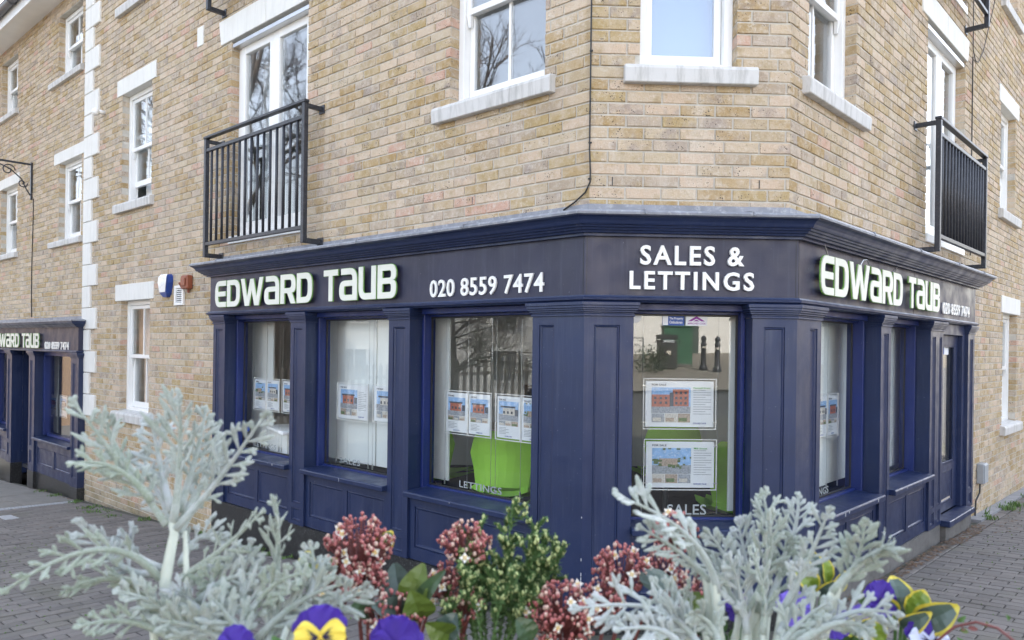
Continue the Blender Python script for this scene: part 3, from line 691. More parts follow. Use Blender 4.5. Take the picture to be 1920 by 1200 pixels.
# plinth: polished granite on the left and corner, render on the right
m = MB(); m.fb('L', 0, 4.745, .004, .13, -.9, -.003); m.hexa([P('C', 0, .004, -.9), P('C', W, .004, -.9), P('C', W, .13, -.9), P('C', 0, .13, -.9)], [P('C', 0, .004, -.003), P('C', W, .004, -.003), P('C', W, .13, -.003), P('C', 0, .13, -.003)])
m.build('granite_plinth', GRAN, shop, sb)
m = MB(); m.fb('R', 0, 3.36, .010, .13, -.9, -.003); m.fb('R', 4.32, 4.58, .010, .13, -.9, -.003); m.build('rendered_plinth', CONC, shop, sb)
CHIP = M('bare_primer', (.55, .55, .54), .8, .2, 60)
r = random.Random(8)
for k in range(16):
    z = .02+.55*r.random()**1.4; h = r.uniform(.004, .03); m = MB(); m.box(P('C', -.0005, -.0008, z), (.0035, .0035, h), .4); m.build('paint_chip', CHIP, shop, sb)
for f, a, b in (('L', .42, 1.62), ('L', 1.88, 3.03), ('L', 3.29, 4.49), ('C', .30, 1.02), ('R', .39, 1.57), ('R', 1.82, 2.92)):
    for k in range(r.randint(1, 3)):
        t = a+(b-a)*r.random(); w_ = r.uniform(.003, .010); m = MB(); m.fb(f, t-w_/2, t+w_/2, -.0505, -.046, .495-r.uniform(0, .02), .503); m.build('paint_chip', CHIP, shop, sb)
for k in range(5):
    t = 3.45+r.random()*.8; w_ = r.uniform(.01, .05); m = MB(); m.fb('R', t-w_/2, t+w_/2, -.0755, -.069, .018, .0285); m.build('paint_chip', CHIP, shop, sb)
# ceiling edge, floor and walls of the shop
m = MB(); room = [xy('L', 4.74, .14), xy('C', .06, .14), xy('C', W-.06, .14), xy('R', 4.56, .14), (4.6, 5.6), (-3.4, 5.6)]
poly_slab(m, room, .0, .012); m.build('shop_floor', CARPET, shop, sb)
m = MB(); poly_slab(m, room, 2.28, 2.29); m.build('shop_ceiling', INWHITE, shop, sb)
m = MB()
for a, b in ((3, 4), (4, 5), (5, 0)): m.face([(*room[a], 0), (*room[b], 0), (*room[b], 2.28), (*room[a], 2.28)])
m.build('shop_wall', INWHITE, shop, sb)
for f, a, b in (('L', 0, TL-.05), ('C', 0, W), ('R', 0, TR-.05)):
    m = MB(); m.fb(f, a+.1*(f == 'C'), b-.1*(f == 'C'), .135, .15, 1.84, 2.28); m.build('fascia_lining', INWHITE, shop, sb)
# sheer panels hanging behind the glass, tall strips of pale fabric
SHEER = M('pale_sheer_panel', (.80, .84, .83), .8, .03)
def panel_blind(f, spans, o, z0=.55, z1=1.83):
    for (a, b) in spans:
        m = MB(); m.fb(f, a, b, o+rnd.uniform(-.012, .012), o+.016, z0, z1); m.build('fabric_panel', SHEER, shop, sb)
panel_blind('L', [(4.42, 4.72), (4.30, 4.41)], .42); panel_blind('L', [(2.93, 3.30), (2.52, 2.92), (2.20, 2.51), (1.90, 2.19)], .38); panel_blind('L', [(1.56, 1.78)], .34)
panel_blind('C', [(.985, 1.06)], .30); panel_blind('R', [(.82, 1.08), (1.10, 1.44), (1.45, 1.74), (1.75, 2.06)], .36); panel_blind('R', [(2.1, 2.5), (2.51, 2.92), (2.93, 3.37)], .29)

# ------------------------------------------------------------------ the second shopfront, on the adjoining building
s2b = P('L', 11, .05, 0); s2b.z = gz(s2b.x, s2b.y)
shop2 = thing('small_shopfront', 'smaller navy blue shopfront with recessed doorway at the far left', 'shopfront', s2b)
OO = -.02
m = MB(); sweep(m, [(.09, 1.776), (OO-.03, 1.776), (OO-.035, 1.79), (OO-.06, 1.795), (OO-.075, 1.815), (OO-.10, 1.825), (OO-.115, 1.85), (OO-.12, 1.868), (.09, 1.875)], (8.66, 13.3), ('L',), B2); m.build('cornice', NAVY, shop2, s2b, fix=False)
m = MB(); sweep(m, [(OO-.128, 1.86), (OO-.128, 1.876), (OO-.05, 1.886), (B2-.006, 1.90), (B2-.005, 1.94)], (8.66, 13.3), ('L',), B2); m.build('lead_flashing', LEAD, shop2, s2b, fix=False)
m = MB(); m.fb('L', 8.62, 13.35, OO, B2+.1, 1.455, 1.778); fa2 = m.build('fascia', NAVYF, shop2, s2b)
m = MB(); m.fb('L', 8.60, 13.37, OO-.03, B2, 1.425, 1.454); m.build('lower_moulding', NAVY, shop2, s2b, .008)
logo('L', 12.75, 10.17, 1.475, 1.695, OO-.006, fa2, s2b)
text_parts('digit', '020 8559 7474', 'L', 10.02, 8.975, 1.462, 1.572, OO-.002, .010, WHITE, fa2, s2b, .022, 1.05)
for a, b in ((8.60, 8.90), (10.52, 10.80), (11.72, 12.0), (13.1, 13.35)):
    m = MB(); panelboard(m, 'L', a, b, OO, .16, -.42, 1.36, [(a+.07, b-.07, -.30, -.10), (a+.07, b-.07, -.04, 1.28)], .014, .015); p = m.build('pilaster', NAVY, shop2, s2b, fix=False)
    m = MB()
    for o, z0, z1 in ((-.012, 1.355, 1.37), (-.022, 1.37, 1.39), (-.034, 1.39, 1.425)): m.fb('L', a+o, b-o, OO+o, OO+.15, z0, z1)
    m.build('capital', NAVY, p, s2b, .003)
    m = MB(); m.fb('L', a-.006, b+.006, OO-.006, OO+.16, -.95, -.421); m.build('plinth_block', GRAN, p, s2b)
for a, b in ((8.901, 10.519), (12.001, 13.099)):
    m = MB(); m.fb('L', a, b, .10, .14, 1.36, 1.424); m.fb('L', a, a+.06, .10, .20, .14, 1.36); m.fb('L', b-.06, b, .10, .20, .14, 1.36); m.fb('L', a+.06, b-.06, .14, .20, .12, .16); w2 = m.build('shop_window', ROYAL, shop2, s2b, .003)
    m = MB(); m.fb('L', a+.05, b-.05, .17, .178, .15, 1.37); m.build('pane', GLASS, w2, s2b)
    m = MB(); m.fb('L', a, b, -.06, .16, .075, .115); m.build('window_sill', NAVY, w2, s2b, .005)
    m = MB(); tm = (a+b)/2; panelboard(m, 'L', a, b, .01, .1, -.42, .07, [(a+.08, tm-.04, -.29, -.03), (tm+.04, b-.08, -.29, -.03)], .016, .022); m.build('stall_riser', NAVY, shop2, s2b, fix=False)
    m = MB(); m.fb('L', a, b, .02, .12, -.95, -.421); m.build('plinth_block', GRAN, shop2, s2b)
m = MB(); m.face([P('L', 11.715, .14, -.6), P('L', 11.715, .95, -.6), P('L', 11.715, .95, 1.43), P('L', 11.715, .14, 1.43)]); m.face([P('L', 10.805, .14, -.6), P('L', 10.805, .95, -.6), P('L', 10.805, .95, 1.43), P('L', 10.805, .14, 1.43)])
m.face([P('L', 10.8, .14, 1.42), P('L', 11.72, .14, 1.42), P('L', 11.72, .95, 1.42), P('L', 10.8, .95, 1.42)]); m.build('doorway_lining', NAVY, shop2, s2b, fix=False)
m = MB(); panelboard(m, 'L', 10.81, 11.71, .93, .04, -.6, 1.41, [(10.95, 11.57, -.42, .2), (10.95, 11.57, .34, 1.30)], .02, .02); m.build('door', NAVY, shop2, s2b, fix=False)
m = MB(); m.fb('L', 8.7, 13.3, 1.8, 1.82, -.5, 1.75); m.build('shop_wall', INWHITE, shop2, s2b)
m = MB(); m.fb('L', 8.7, 13.3, .15, 1.8, -.5, -.45); m.build('shop_floor', CARPET, shop2, s2b)
m = MB(); m.fb('L', 8.7, 13.3, .15, 1.8, 1.74, 1.76); m.build('shop_ceiling', INWHITE, shop2, s2b)
m = MB(); m.fb('L', 10.60, 10.79, .33, .34, .14, 1.40); m.build('fabric_panel', SHEER, shop2, s2b)
m = MB(); m.lathe((0, 0, 0), [(.11, 0), (.11, .004), (.085, .0045), (.085, .001), (.05, .001), (.05, .004), (.001, .004)], 20)
m.v = [P('L', 9.18 + v[0], .165 - v[2], .45 + v[1]) for v in m.v]; m.build('window_sticker', VINYL, shop2, s2b, fix=False)

# ------------------------------------------------------------------ balcony railings
def railing(f, a, b, o, zb, zt, nb, label):
    base = P(f, (a+b)/2, BR, zb); r = thing('balcony_railing', label, 'railing', base, 'black juliet balcony railings')
    for t, s_ in ((a, -1), (b, 1)):
        m = MB(); m.fb(f, t-.021, t+.021, o-.021, o+.021, zb, zt-.001); m.build('post', BLACK, r, base, .003)
        m = MB(); m.fb(f, t-.02, t+.02, o+.022, BR-.003, zb, zb+.042); m.fb(f, t-.045, t+.045, BR-.010, BR-.001, zb-.02, zb+.06); m.build('foot_bracket', BLACK, r, base, .002)
        m = MB(); m.fb(f, t-.018, t+.018, o+.022, BR-.003, zt-.038, zt-.003); m.fb(f, t-.04, t+.04, BR-.010, BR-.001, zt-.06, zt+.015); m.tube([P(f, t+.025, BR-.001, zt-.02), P(f, t+.025, BR-.022, zt-.02)], .01, 6); m.build('wall_bracket', BLACK, r, base, .002)
    m = MB(); m.fb(f, a-.028, b+.028, o-.026, o+.026, zt, zt+.026); m.build('handrail', BLACK, r, base, .004)
    for z in (zt-.135, zb+.115):
        m = MB(); m.fb(f, a+.022, b-.022, o-.017, o+.017, z, z+.034); m.build('rail', BLACK, r, base, .003)
    for k in range(nb):
        t = a + (b-a)*(k+1)/(nb+1); m = MB(); m.tube([P(f, t, o, zb+.148), P(f, t, o, zt-.134)], .0135, 8); m.build('baluster', BLACK, r, base, smooth=True)
railing('L', 2.93, 4.735, -.10, 2.452, 3.645, 15, 'black metal balcony railing below the French window left of the corner')
railing('R', 2.62, 4.345, -.12, 2.447, 3.565, 15, 'black metal balcony railing on the right facade above the phone number')
railing('L', 2.93, 4.735, -.10, 4.95, 6.14, 15, 'feet of a higher balcony railing at the top edge above the left vent cover')
railing('R', 2.62, 4.345, -.12, 4.89, 6.05, 15, 'bottom corner of a higher black balcony railing at the top right')

# ------------------------------------------------------------------ small things on the walls
b_ = P('L', 5.99, BR, 2.07); al = thing('alarm_box', 'white and blue burglar alarm box on the brick wall left of the shopfront', 'alarm box', b_)
m = MB(); q = lambda w0, w1, z, o: [P('L', 5.99+w1, BR, z), P('L', 5.99-w0, BR, z), P('L', 5.99-w0, BR-o, z), P('L', 5.99+w1, BR-o, z)]
rows = [q(.05, .05, 2.10, .04), q(.09, .09, 2.15, .065), q(.118, .118, 2.26, .07), q(.115, .115, 2.33, .065), q(.09, .09, 2.355, .045)]
for a, b in zip(rows, rows[1:]):
    for k in range(4): m.face([a[k], a[(k+1) % 4], b[(k+1) % 4], b[k]])
m.face(rows[0]); m.face(rows[-1]); m.build('housing', M('alarm_blue', (.02, .06, .28), .35), al, b_, .006)
m = MB(); fr2 = lambda w_, z, o: [P('L', 5.99+w_, BR-o, z), P('L', 5.99-w_, BR-o, z)]
ro = [fr2(.075, 2.155, .072), fr2(.110, 2.26, .078), fr2(.108, 2.33, .072), fr2(.085, 2.358, .052)]
for a, b in zip(ro, ro[1:]): m.face([a[0], a[1], b[1], b[0]])
fc = m.build('face_plate', UPVC, al, b_, fix=False)
for k in range(3):
    m = MB(); m.tube([P('L', 5.99 + .07 - (.02+.045*k)*math.sin(a) - .01, BR-.080, 2.20 + .025*k + (.04+.02*k)*math.cos(a)) for a in [x*.25 for x in range(7)]], .006, 5); m.build('printed_arc', al.children[0].data.materials[0], fc, b_)
b_ = P('L', 5.47, BR, 2.16); so = thing('orange_sounder', 'small red brown sounder box bracketed to the wall beside the alarm', 'sounder', b_)
SO = M('red_brown_plastic', (.26, .075, .035), .5, .1)
m = MB(); m.fb('L', 5.37, 5.53, BR-.07, BR-.001, 2.17, 2.32); m.build('housing', SO, so, b_, .012)
m = MB(); m.fb('L', 5.40, 5.50, BR-.085, BR-.071, 2.20, 2.29); m.build('cover', SO, so, b_, .006)
m = MB(); m.tube([P('L', 5.53, BR-.03, 2.24), P('L', 5.60, BR-.05, 2.24), P('L', 5.61, BR-.02, 2.20)], .012, 6); m.tube([P('L', 5.44, BR-.02, 2.18), P('L', 5.44, BR-.02, 2.13)], .014, 6); m.build('conduit', SO, so, b_)
b_ = P('L', 5.66, BR, 2.0); ve = thing('louvred_vent', 'white louvred plastic vent on the wall under the red brown sounder', 'vent', b_)
m = MB(); ring(m, 'L', 5.56, 5.78, 2.0, 2.22, BR-.03, BR-.001, .03); m.build('frame', UPVC, ve, b_, .004)
m = MB(); m.fb('L', 5.59, 5.75, BR-.006, BR-.002, 2.03, 2.19); m.build('backing', DARK, ve, b_)
for k in range(7):
    z = 2.036+k*.0225; m = MB(); m.hexa([P('L', 5.591, BR-.026, z), P('L', 5.749, BR-.026, z), P('L', 5.749, BR-.022, z-.002), P('L', 5.591, BR-.022, z-.002)], [P('L', 5.591, BR-.012, z+.014), P('L', 5.749, BR-.012, z+.014), P('L', 5.749, BR-.008, z+.012), P('L', 5.591, BR-.008, z+.012)]); m.build('slat', UPVC, ve, b_)
# sign bracket of wrought iron
b_ = P('L', 11.27, B2, 3.9); sg = thing('sign_bracket', 'black scrolled iron sign bracket on the far left brick wall', 'bracket', b_)
m = MB(); m.fb('L', 11.25, 11.29, B2-.03, B2-.001, 3.85, 4.45); m.build('wall_plate', BLACK, sg, b_, .003)
m = MB(); m.fb('L', 11.257, 11.283, -1.25, B2-.031, 4.40, 4.43); m.build('arm', BLACK, sg, b_, .003)
def spiral(c, r0, turns, n=26, s_=1): return [P('L', 11.27, c[0]+s_*r0*(1-k/n*.85)*math.cos(turns*2*math.pi*k/n), c[1]+r0*(1-k/n*.85)*math.sin(turns*2*math.pi*k/n)) for k in range(n+1)]
for c, r0, tr_, s_ in (((-.22, 4.28), .10, 1.3, 1), ((-.02, 4.10), .07, -1.3, 1), ((-.40, 4.34), .055, 1.2, -1)):
    m = MB(); m.tube(spiral(c, r0, tr_, s_=s_), .009, 6); m.build('scroll', BLACK, sg, b_, smooth=True)
m = MB(); m.tube([P('L', 11.27, B2-.03+o, z) for o, z in ((0, 3.92), (-.06, 4.02), (-.12, 4.16), (-.28, 4.30), (-.55, 4.40))], .010, 6); m.build('stay', BLACK, sg, b_, smooth=True)
tag(MB().build('x', BLACK), '', '') if False else None
m = MB(); m.tube([P('L', 11.2+.02*math.sin(z*3), B2-.008, z) for z in [3.86-.1*k for k in range(20)]], .007, 5)
tag(m.build('hanging_cable', CABLE), 'thin dark cable running down from the iron sign bracket', 'cable')
m = MB(); kx = BR*TN
m.tube([P('C', kx-.003, BR-.012, 7.8-.2*k) for k in range(26)]+[P('C', kx+.004, BR-.012, 2.66), P('C', kx+.003, BR-.012, 2.60), P('L', .05, BR-.012, 2.54), P('L', .13, BR-.012, 2.49), P('L', .22, BR-.012, 2.45)], .005, 6); m.mi = 0
cb = tag(m.build('wall_cable', CABLE, smooth=True), 'thin black cable running down the brick corner to the cornice', 'cable')
m = MB()
for z in (3.4, 2.84, 2.62): 
    k = MB(); k.box(P('C', kx, BR-.01, z), (.02, .014, .008)); k.build('cable_clip', CABLE, cb)
m = MB(); m.tube([P('R', 4.63, BR-.01, 4.72-.15*k) for k in range(15)], .006, 5)
wc = [P('R', 5.75+.0*k, BR-.02, 5.9) for k in range(1)] + [P('R', 5.60, BR-.02, 5.65), P('R', 5.35, BR-.02, 5.30), P('R', 5.05, BR-.02, 4.90), P('R', 4.85, BR-.015, 4.72), P('R', 4.74, BR-.01, 4.71), P('R', 4.63, BR-.01, 4.80), P('R', 4.63, BR-.01, 5.6)]
m.tube(wc, .005, 5); tag(m.build('drooping_cable', CABLE, smooth=True), 'black cable drooping down the brick beside the right French window', 'cable')
b_ = P('R', 5.2, BR, .15); jb = thing('junction_box', 'small grey junction box low on the right brick wall', 'junction box', b_)
m = MB(); m.fb('R', 5.08, 5.27, BR-.075, BR-.001, .15, .37); m.build('housing', M('grey_plastic', (.30, .32, .34), .5), jb, b_, .008)
m = MB(); m.fb('R', 5.09, 5.26, BR-.082, BR-.0755, .16, .36); m.build('lid', M('grey_lid', (.34, .36, .38), .5), jb, b_, .004)
m = MB(); m.tube([P('R', 5.12, BR-.03, .15), P('R', 5.10, BR-.03, .05), P('R', 4.98, BR-.02, -.02), P('R', 4.95, BR-.02, -.2)], .009, 6); m.build('conduit', DARK, jb, b_)

# ------------------------------------------------------------------ property sheets hung in the windows
def poster(f, t0, t1, z0, z1, o, label, head, wide, style, street=None):
    """t0 is the viewer's left edge"""
    sg_ = 1 if t1 > t0 else -1; w = abs(t1-t0); h = z1-z0; base = P(f, (t0+t1)/2, o, z0)
    th = thing('property_sheet', label, 'poster', base, 'property sheets hung in the shop windows')
    def R(m, x0, x1, y0, y1, d): m.fb(f, min(t0+sg_*x0*w, t0+sg_*x1*w), max(t0+sg_*x0*w, t0+sg_*x1*w), o-d, o-d+.0012, z0+y0*h, z0+y1*h)
    m = MB(); R(m, 0, 1, 0, 1, 0); sh = m.build('sheet', PAPER, th, base)
    m = MB(); ex = .016; a, b = sorted((t0, t1)); ring(m, f, a-ex, b+ex, z0-ex, z1+ex, o-.006, o+.004, .005); m.build('acrylic_edge', UPVC, th, base)
    ph = (.09, .66, .30, .86) if wide else (.08, .92, .42, .88)
    m = MB(); m.mi = 0; R(m, ph[0], ph[1], ph[2], ph[3], .0022)
    x = lambda u: ph[0]+(ph[1]-ph[0])*u
    y = lambda v: ph[2]+(ph[3]-ph[2])*v
    m.mi = 1; R(m, x(0), x(1), y(0), y(.26+.08*(style % 2)), .0034)                 # road or lawn
    m.mi = 2                                                                          # house front
    if style == 0:
        R(m, x(.0), x(.48), y(.25), y(.72), .0046); R(m, x(.54), x(.95), y(.27), y(.93), .0046)
    elif style == 1:
        R(m, x(.18), x(.66), y(.30), y(.60), .0046)
        for s0, s1 in ((.10, .24), (.24, .5), (.5, .76)): pass
    elif style == 2: R(m, x(.14), x(.80), y(.26), y(.74), .0046)
    else: R(m, x(.22), x(.86), y(.30), y(.66), .0046)
    m.mi = 3                                                                          # windows, trees and roof
    if style == 0:
        R(m, x(.46), x(.56), y(.27), y(.80), .0050)
        for r_ in range(3):
            for c_ in range(3): R(m, x(.60+c_*.12), x(.66+c_*.12), y(.34+r_*.2), y(.44+r_*.2), .0056)
        for r_ in range(2):
            for c_ in range(3): R(m, x(.06+c_*.14), x(.12+c_*.14), y(.36+r_*.18), y(.45+r_*.18), .0056)
    elif style == 1:
        for k_ in range(26):
            u_, v_ = rnd.choice(((.60+.38*rnd.random(), .30+.38*rnd.random()), (.2*rnd.random(), .30+.2*rnd.random()), (.7*rnd.random(), .92+.06*rnd.random()), (.4+.3*rnd.random(), .2+.1*rnd.random())))
            R(m, x(u_), x(min(u_+.05+.05*rnd.random(), 1)), y(v_), y(min(v_+.06+.06*rnd.random(), 1)), .0048+.0001*k_)
    else:
        for c_ in range(3): R(m, x(.24+c_*.2), x(.33+c_*.2), y(.36), y(.50), .0056)
        R(m, x(.84), x(1), y(.28), y(.6), .005); R(m, x(.10), x(.86), y(.68), y(.76), .0054)
    hm = [PRED, PTAN, PRED, PCREAM][style % 4]
    m.build('house_photo', [SKYBLUE, PGREY, hm, PDARK if style != 1 else PGREEN], sh, base)
    for k in range(3):
        a0 = ph[0]+(ph[1]-ph[0])*k/3; m = MB(); R(m, a0+.004, a0+(ph[1]-ph[0])/3-.004, .10 if wide else .30, .29 if wide else .41, .0022)
        m.mi = 1; R(m, a0+.02, a0+(ph[1]-ph[0])/3-.05, .12 if wide else .31, .20 if wide else .36, .0034); m.build('room_photo', [[PGREY, PCREAM, PTAN][(k+style) % 3], [PCREAM, PTAN, PGREEN][(k+style) % 3]], sh, base)
    m = MB()
    if wide:
        for k in range(11): R(m, .70, .70+(.26 if k % 3 else .18), .80-k*.052, .812-k*.052, .0022)
    else:
        for k in range(5): R(m, .10, .10+(.42 if k % 2 else .30), .24-k*.035, .252-k*.035, .0022)
    m.build('text_lines', PGREY, sh, base)
    tx = lambda s_, x0, x1, y0, y1, mat: text_parts('printed_text', s_, f, t0+sg_*x0*w, t0+sg_*x1*w, z0+y0*h, z0+y1*h, o-.0024, .0006, mat, sh, base, .01, join=True)
    tx(head, .09, .30 if wide else .38, .897, .94, INK)
    if street:
        tx(street, .70, .70+.018*len(street), .835, .875, PGRN2)
        for xx in (-.035, 1.035):
            for yy in (.10, .90): m = MB(); m.tube([P(f, t0+sg_*xx*w, o-.012, z0+yy*h), P(f, t0+sg_*xx*w, o+.006, z0+yy*h)], .006, 8); R(m, *sorted((xx, .5+(xx-.5)*.90)), yy-.008, yy+.008, .006); m.build('clip', STEEL, th, base)
    if wide: tx('EDWARD TAUB', .70, .89, .065, .10, PBLUE)
    else: tx('EDWARD TAUB', .36, .66, .035, .06, PBLUE)
    return th
def hangers(f, ts, o, ztop, zbot, label):
    base = P(f, ts[0], o, zbot); th = thing('display_cables', label, 'cables', base, 'display cables in the shop windows')
    for t in ts:
        m = MB(); m.tube([P(f, t, o, zbot+.03), P(f, t, o, ztop)], .0016, 5); c = m.build('cable', STEEL, th, base)
        m = MB(); m.tube([P(f, t, o, zbot), P(f, t, o, zbot+.045)], .006, 8); m.build('anchor', STEEL, c, base)
    return th
PO = .27
for a, b, s_, lab in ((4.388, 4.165, 1, 'leftmost portrait property sheet in the first left shop window'), (4.150, 3.925, 3, 'second property sheet from the left in the first left shop window'), (3.848, 3.625, 2, 'third property sheet, half behind the pilaster, in the first left window')):
    poster('L', a, b, .935, 1.228, PO, lab, 'FOR SALE', False, s_)
poster('L', 2.925, 2.50, .945, 1.24, PO, 'landscape property sheet with red house in the middle left window', 'FOR SALE', True, 2)
poster('L', 2.407, 2.00, .955, 1.248, PO, 'landscape property sheet cut by the pilaster in the middle left window', 'FOR SALE', True, 3)
for a, b, s_, lab, hd in ((1.506, 1.285, 2, 'leftmost property sheet in the window with the green chair', 'FOR SALE'), (1.262, 1.045, 2, 'second property sheet in the window with the green chair', 'FOR SALE'), (.972, .752, 3, 'third property sheet, in front of the green chair', 'FOR SALE'), (.735, .520, 1, 'fourth property sheet beside the corner pilaster, partly hidden', 'TO LET')):
    poster('L', a, b, .945, 1.24, PO, lab, hd, False, s_)
poster('C', .435, .875, 1.092, 1.385, PO, 'large landscape sheet with red brick flats, upper one in the corner window', 'FOR SALE', True, 0, 'Hemnall Street')
poster('C', .443, .883, .704, .998, PO, 'large landscape sheet with bungalow and trees, lower one in the corner window', 'FOR SALE', True, 1, 'Mill Street')
poster('R', 1.10, 1.305, .945, 1.25, .30, 'left one of two portrait sheets in the first right window', 'FOR SALE', False, 3)
poster('R', 1.32, 1.525, .945, 1.25, .30, 'right one of two portrait sheets in the first right window', 'FOR SALE', False, 2)
poster('L', 10.78, 10.48, .42, .73, .28, 'left sheet in the window of the far left shop', 'FOR SALE', False, 2)
poster('L', 10.32, 10.03, .43, .74, .28, 'right sheet in the window of the far left shop', 'FOR SALE', False, 3)
hangers('L', [4.40, 4.157, 3.912, 3.86], PO, 1.83, .54, 'thin steel display cables in the first left shop window'); hangers('L', [2.945, 2.48, 2.42], PO, 1.83, .54, 'thin steel display cables in the middle left shop window')
hangers('L', [1.518, 1.274, 1.03, .985, .744], PO, 1.83, .54, 'thin steel display cables in the window with the green chair'); hangers('C', [.415, .903], PO, 1.83, .54, 'two steel display cables in the corner window'); hangers('R', [1.09, 1.312, 1.54], .30, 1.83, .54, 'thin steel display cables in the first right window')
# vinyl words along the foot of the panes, stickers at the top
for f, s_, a, b, z0, z1, o in (('L', 'LETTINGS', 4.255, 3.85, .566, .613, .2035), ('L', 'SALES', 2.80, 2.50, .566, .613, .2035), ('L', 'LETTINGS', 1.285, .855, .556, .606, .2035), ('C', 'SALES', .565, .815, .545, .612, .1985), ('R', 'LETTINGS', .70, 1.12, .552, .602, .2135), ('R', 'SALES', 2.05, 2.32, .552, .602, .2135)):
    text_parts('window_lettering', s_, f, a, b, z0, z1, o, .0008, VINYL, shop, sb, .012, 1.05, join=True)
text_parts('window_lettering', 'OASIS', 'C', .40, .485, .60, .625, .1985, .0008, VINYL, shop, sb, .01, join=True) if False else None
m = MB(); m.fb('C', .52, .66, .1975, .199, 1.738, 1.803); st = m.build('window_sticker', PBLUE, shop, sb); 
text_parts('sticker_text', 'The Property', 'C', .565, .652, 1.772, 1.790, .1973, .0005, WHITE, st, sb, .015, join=True); text_parts('sticker_text', 'Ombudsman', 'C', .565, .648, 1.750, 1.768, .1973, .0005, WHITE, st, sb, .015, join=True)
m = MB(); m.fb('C', .522, .556, .1965, .1975, 1.740, 1.801); m.build('sticker_mark', PAPER, st, sb)
m = MB(); m.fb('C', .668, .806, .1975, .199, 1.738, 1.805); st = m.build('window_sticker', PAPER, shop, sb)
m = MB(); m.face([P('C', .682, .197, 1.766), P('C', .737, .197, 1.799), P('C', .737, .197, 1.782), P('C', .705, .197, 1.766)]); m.face([P('C', .737, .197, 1.799), P('C', .792, .197, 1.766), P('C', .769, .197, 1.766), P('C', .737, .197, 1.782)]); m.face([P('C', .716, .197, 1.766), P('C', .758, .197, 1.766), P('C', .737, .197, 1.777)]); m.build('roof_mark', PPUR, st, sb)
text_parts('sticker_text', 'APPROVED CODE', 'C', .68, .795, 1.746, 1.758, .1973, .0005, PPUR, st, sb, .015, join=True)
m = MB(); m.lathe((0, 0, 0), [(.034, 0), (.034, .001), (.001, .001)], 18); m.v = [P('C', .352+v[0], .1985-v[2], 1.785+v[1]) for v in m.v]; m.build('window_sticker', PAPER, shop, sb, fix=False)
m = MB(); m.fb('R', 3.62, 3.78, .0965, .0975, 1.57, 1.64); st = m.build('window_sticker', PBLUE, dr, sb)
m = MB(); m.fb('R', 3.79, 3.95, .0965, .0975, 1.57, 1.64); st = m.build('window_sticker', PAPER, dr, sb)
m = MB(); m.lathe((0, 0, 0), [(.045, 0), (.045, .001), (.032, .001), (.032, 0), (.018, 0), (.018, .001), (.001, .001)], 20); m.v = [P('L', 4.40+v[0], .2035-v[2], .74+v[1]) for v in m.v]; m.build('window_sticker', PBLUE, shop, sb, fix=False)

# ------------------------------------------------------------------ furniture in the shop
def chair(x, y, rz, label):
    z0 = .012; base = Vector((x, y, z0)); th = thing('green_chair', label, 'chair', base, 'lime green tub chairs in the shop')
    R = Matrix.Rotation(rz, 3, 'Z'); T = lambda p: base + R@Vector(p)
    # one upholstered shell: back waisted below the shoulders, flowing into the seat
    prof = [(-.27, .93, .17), (-.25, .86, .23), (-.235, .74, .265), (-.235, .62, .235), (-.245, .50, .215), (-.235, .43, .235), (-.15, .405, .28), (.05, .41, .30), (.20, .425, .29), (.26, .40, .26)]
    m = MB(); n = 9; g = []
    for (yy, zz, hw) in prof:
        row = []
        for k in range(n):
            u = -1+2*k/(n-1); curl = (u*u)*.075
            row.append(Vector((u*hw, yy + (curl if zz > .45 else 0), zz + (curl*.7 if zz <= .45 else 0))))
        g.append(row)
    for side in (0, .045):
        for a, b in zip(g, g[1:]):
            for k in range(n-1): 
                d = Vector((0, side*(1 if a[k].z > .45 else .2), side*(-.2 if a[k].z > .45 else -1)))
                d2 = Vector((0, side*(1 if b[k].z > .45 else .2), side*(-.2 if b[k].z > .45 else -1)))
                m.face([T(a[k]-d), T(a[k+1]-d), T(b[k+1]-d2), T(b[k]-d2)])
    m.build('shell', CHAIRG, th, base, smooth=True, fix=False)
    m = MB(); m.tube([T((0, 0, .03)), T((0, 0, .38))], .025, 8); m.build('stem', STEEL, th, base)
    for k in range(4):
        a = math.pi/4+k*math.pi/2; m = MB(); m.tube([T((0, 0, .05)), T((.24*math.cos(a), .24*math.sin(a), .02))], [.02, .012], 6); m.build('leg', STEEL, th, base)
chair(-.37, 1.50, math.radians(-22), 'lime green chair behind the third left window, nearest the corner'); chair(-.98, 2.25, math.radians(-30), 'lime green chair farther in, left of the chair nearest the corner')
chair(1.27, .92, math.radians(-8), 'lime green chair at the right side of the corner window'); chair(1.08, 2.35, math.radians(5), 'lime green chair behind the two large sheets')
DESK = M('desk_top', (.42, .36, .28), .5)
for x, y, rz, lab in ((.1, 3.5, 0, 'pale office desk in the middle of the shop'), (-2.0, 3.4, .5, 'white office desk behind the first left window')):
    base = Vector((x, y, .012)); th = thing('office_desk', lab, 'desk', base); R = Matrix.Rotation(rz, 3, 'Z')
    m = MB(); m.box(base+Vector((0, 0, .73)), (1.5, .75, .03), rz); m.build('desk_top', DESK if x > 0 else INWHITE, th, base, .004)
    for sx in (-.68, .68): m = MB(); m.box(base+R@Vector((sx, 0, .3575)), (.04, .68, .715), rz); m.build('side_panel', DESK if x > 0 else INWHITE, th, base, .003)
    b3 = base+Vector((0, 0, .746)); mo = thing('monitor', 'black computer monitor standing on the ' + ('pale' if x > 0 else 'white') + ' office desk', 'monitor', b3)
    m = MB(); m.box(b3+Vector((0, .05, .27)), (.52, .03, .32), rz); m.build('screen', DARK, mo, b3, .004); m = MB(); m.box(b3+Vector((0, .06, .06)), (.05, .03, .12), rz); m.box(b3+Vector((0, .06, .006)), (.24, .18, .012), rz); m.build('stand', DARK, mo, b3)

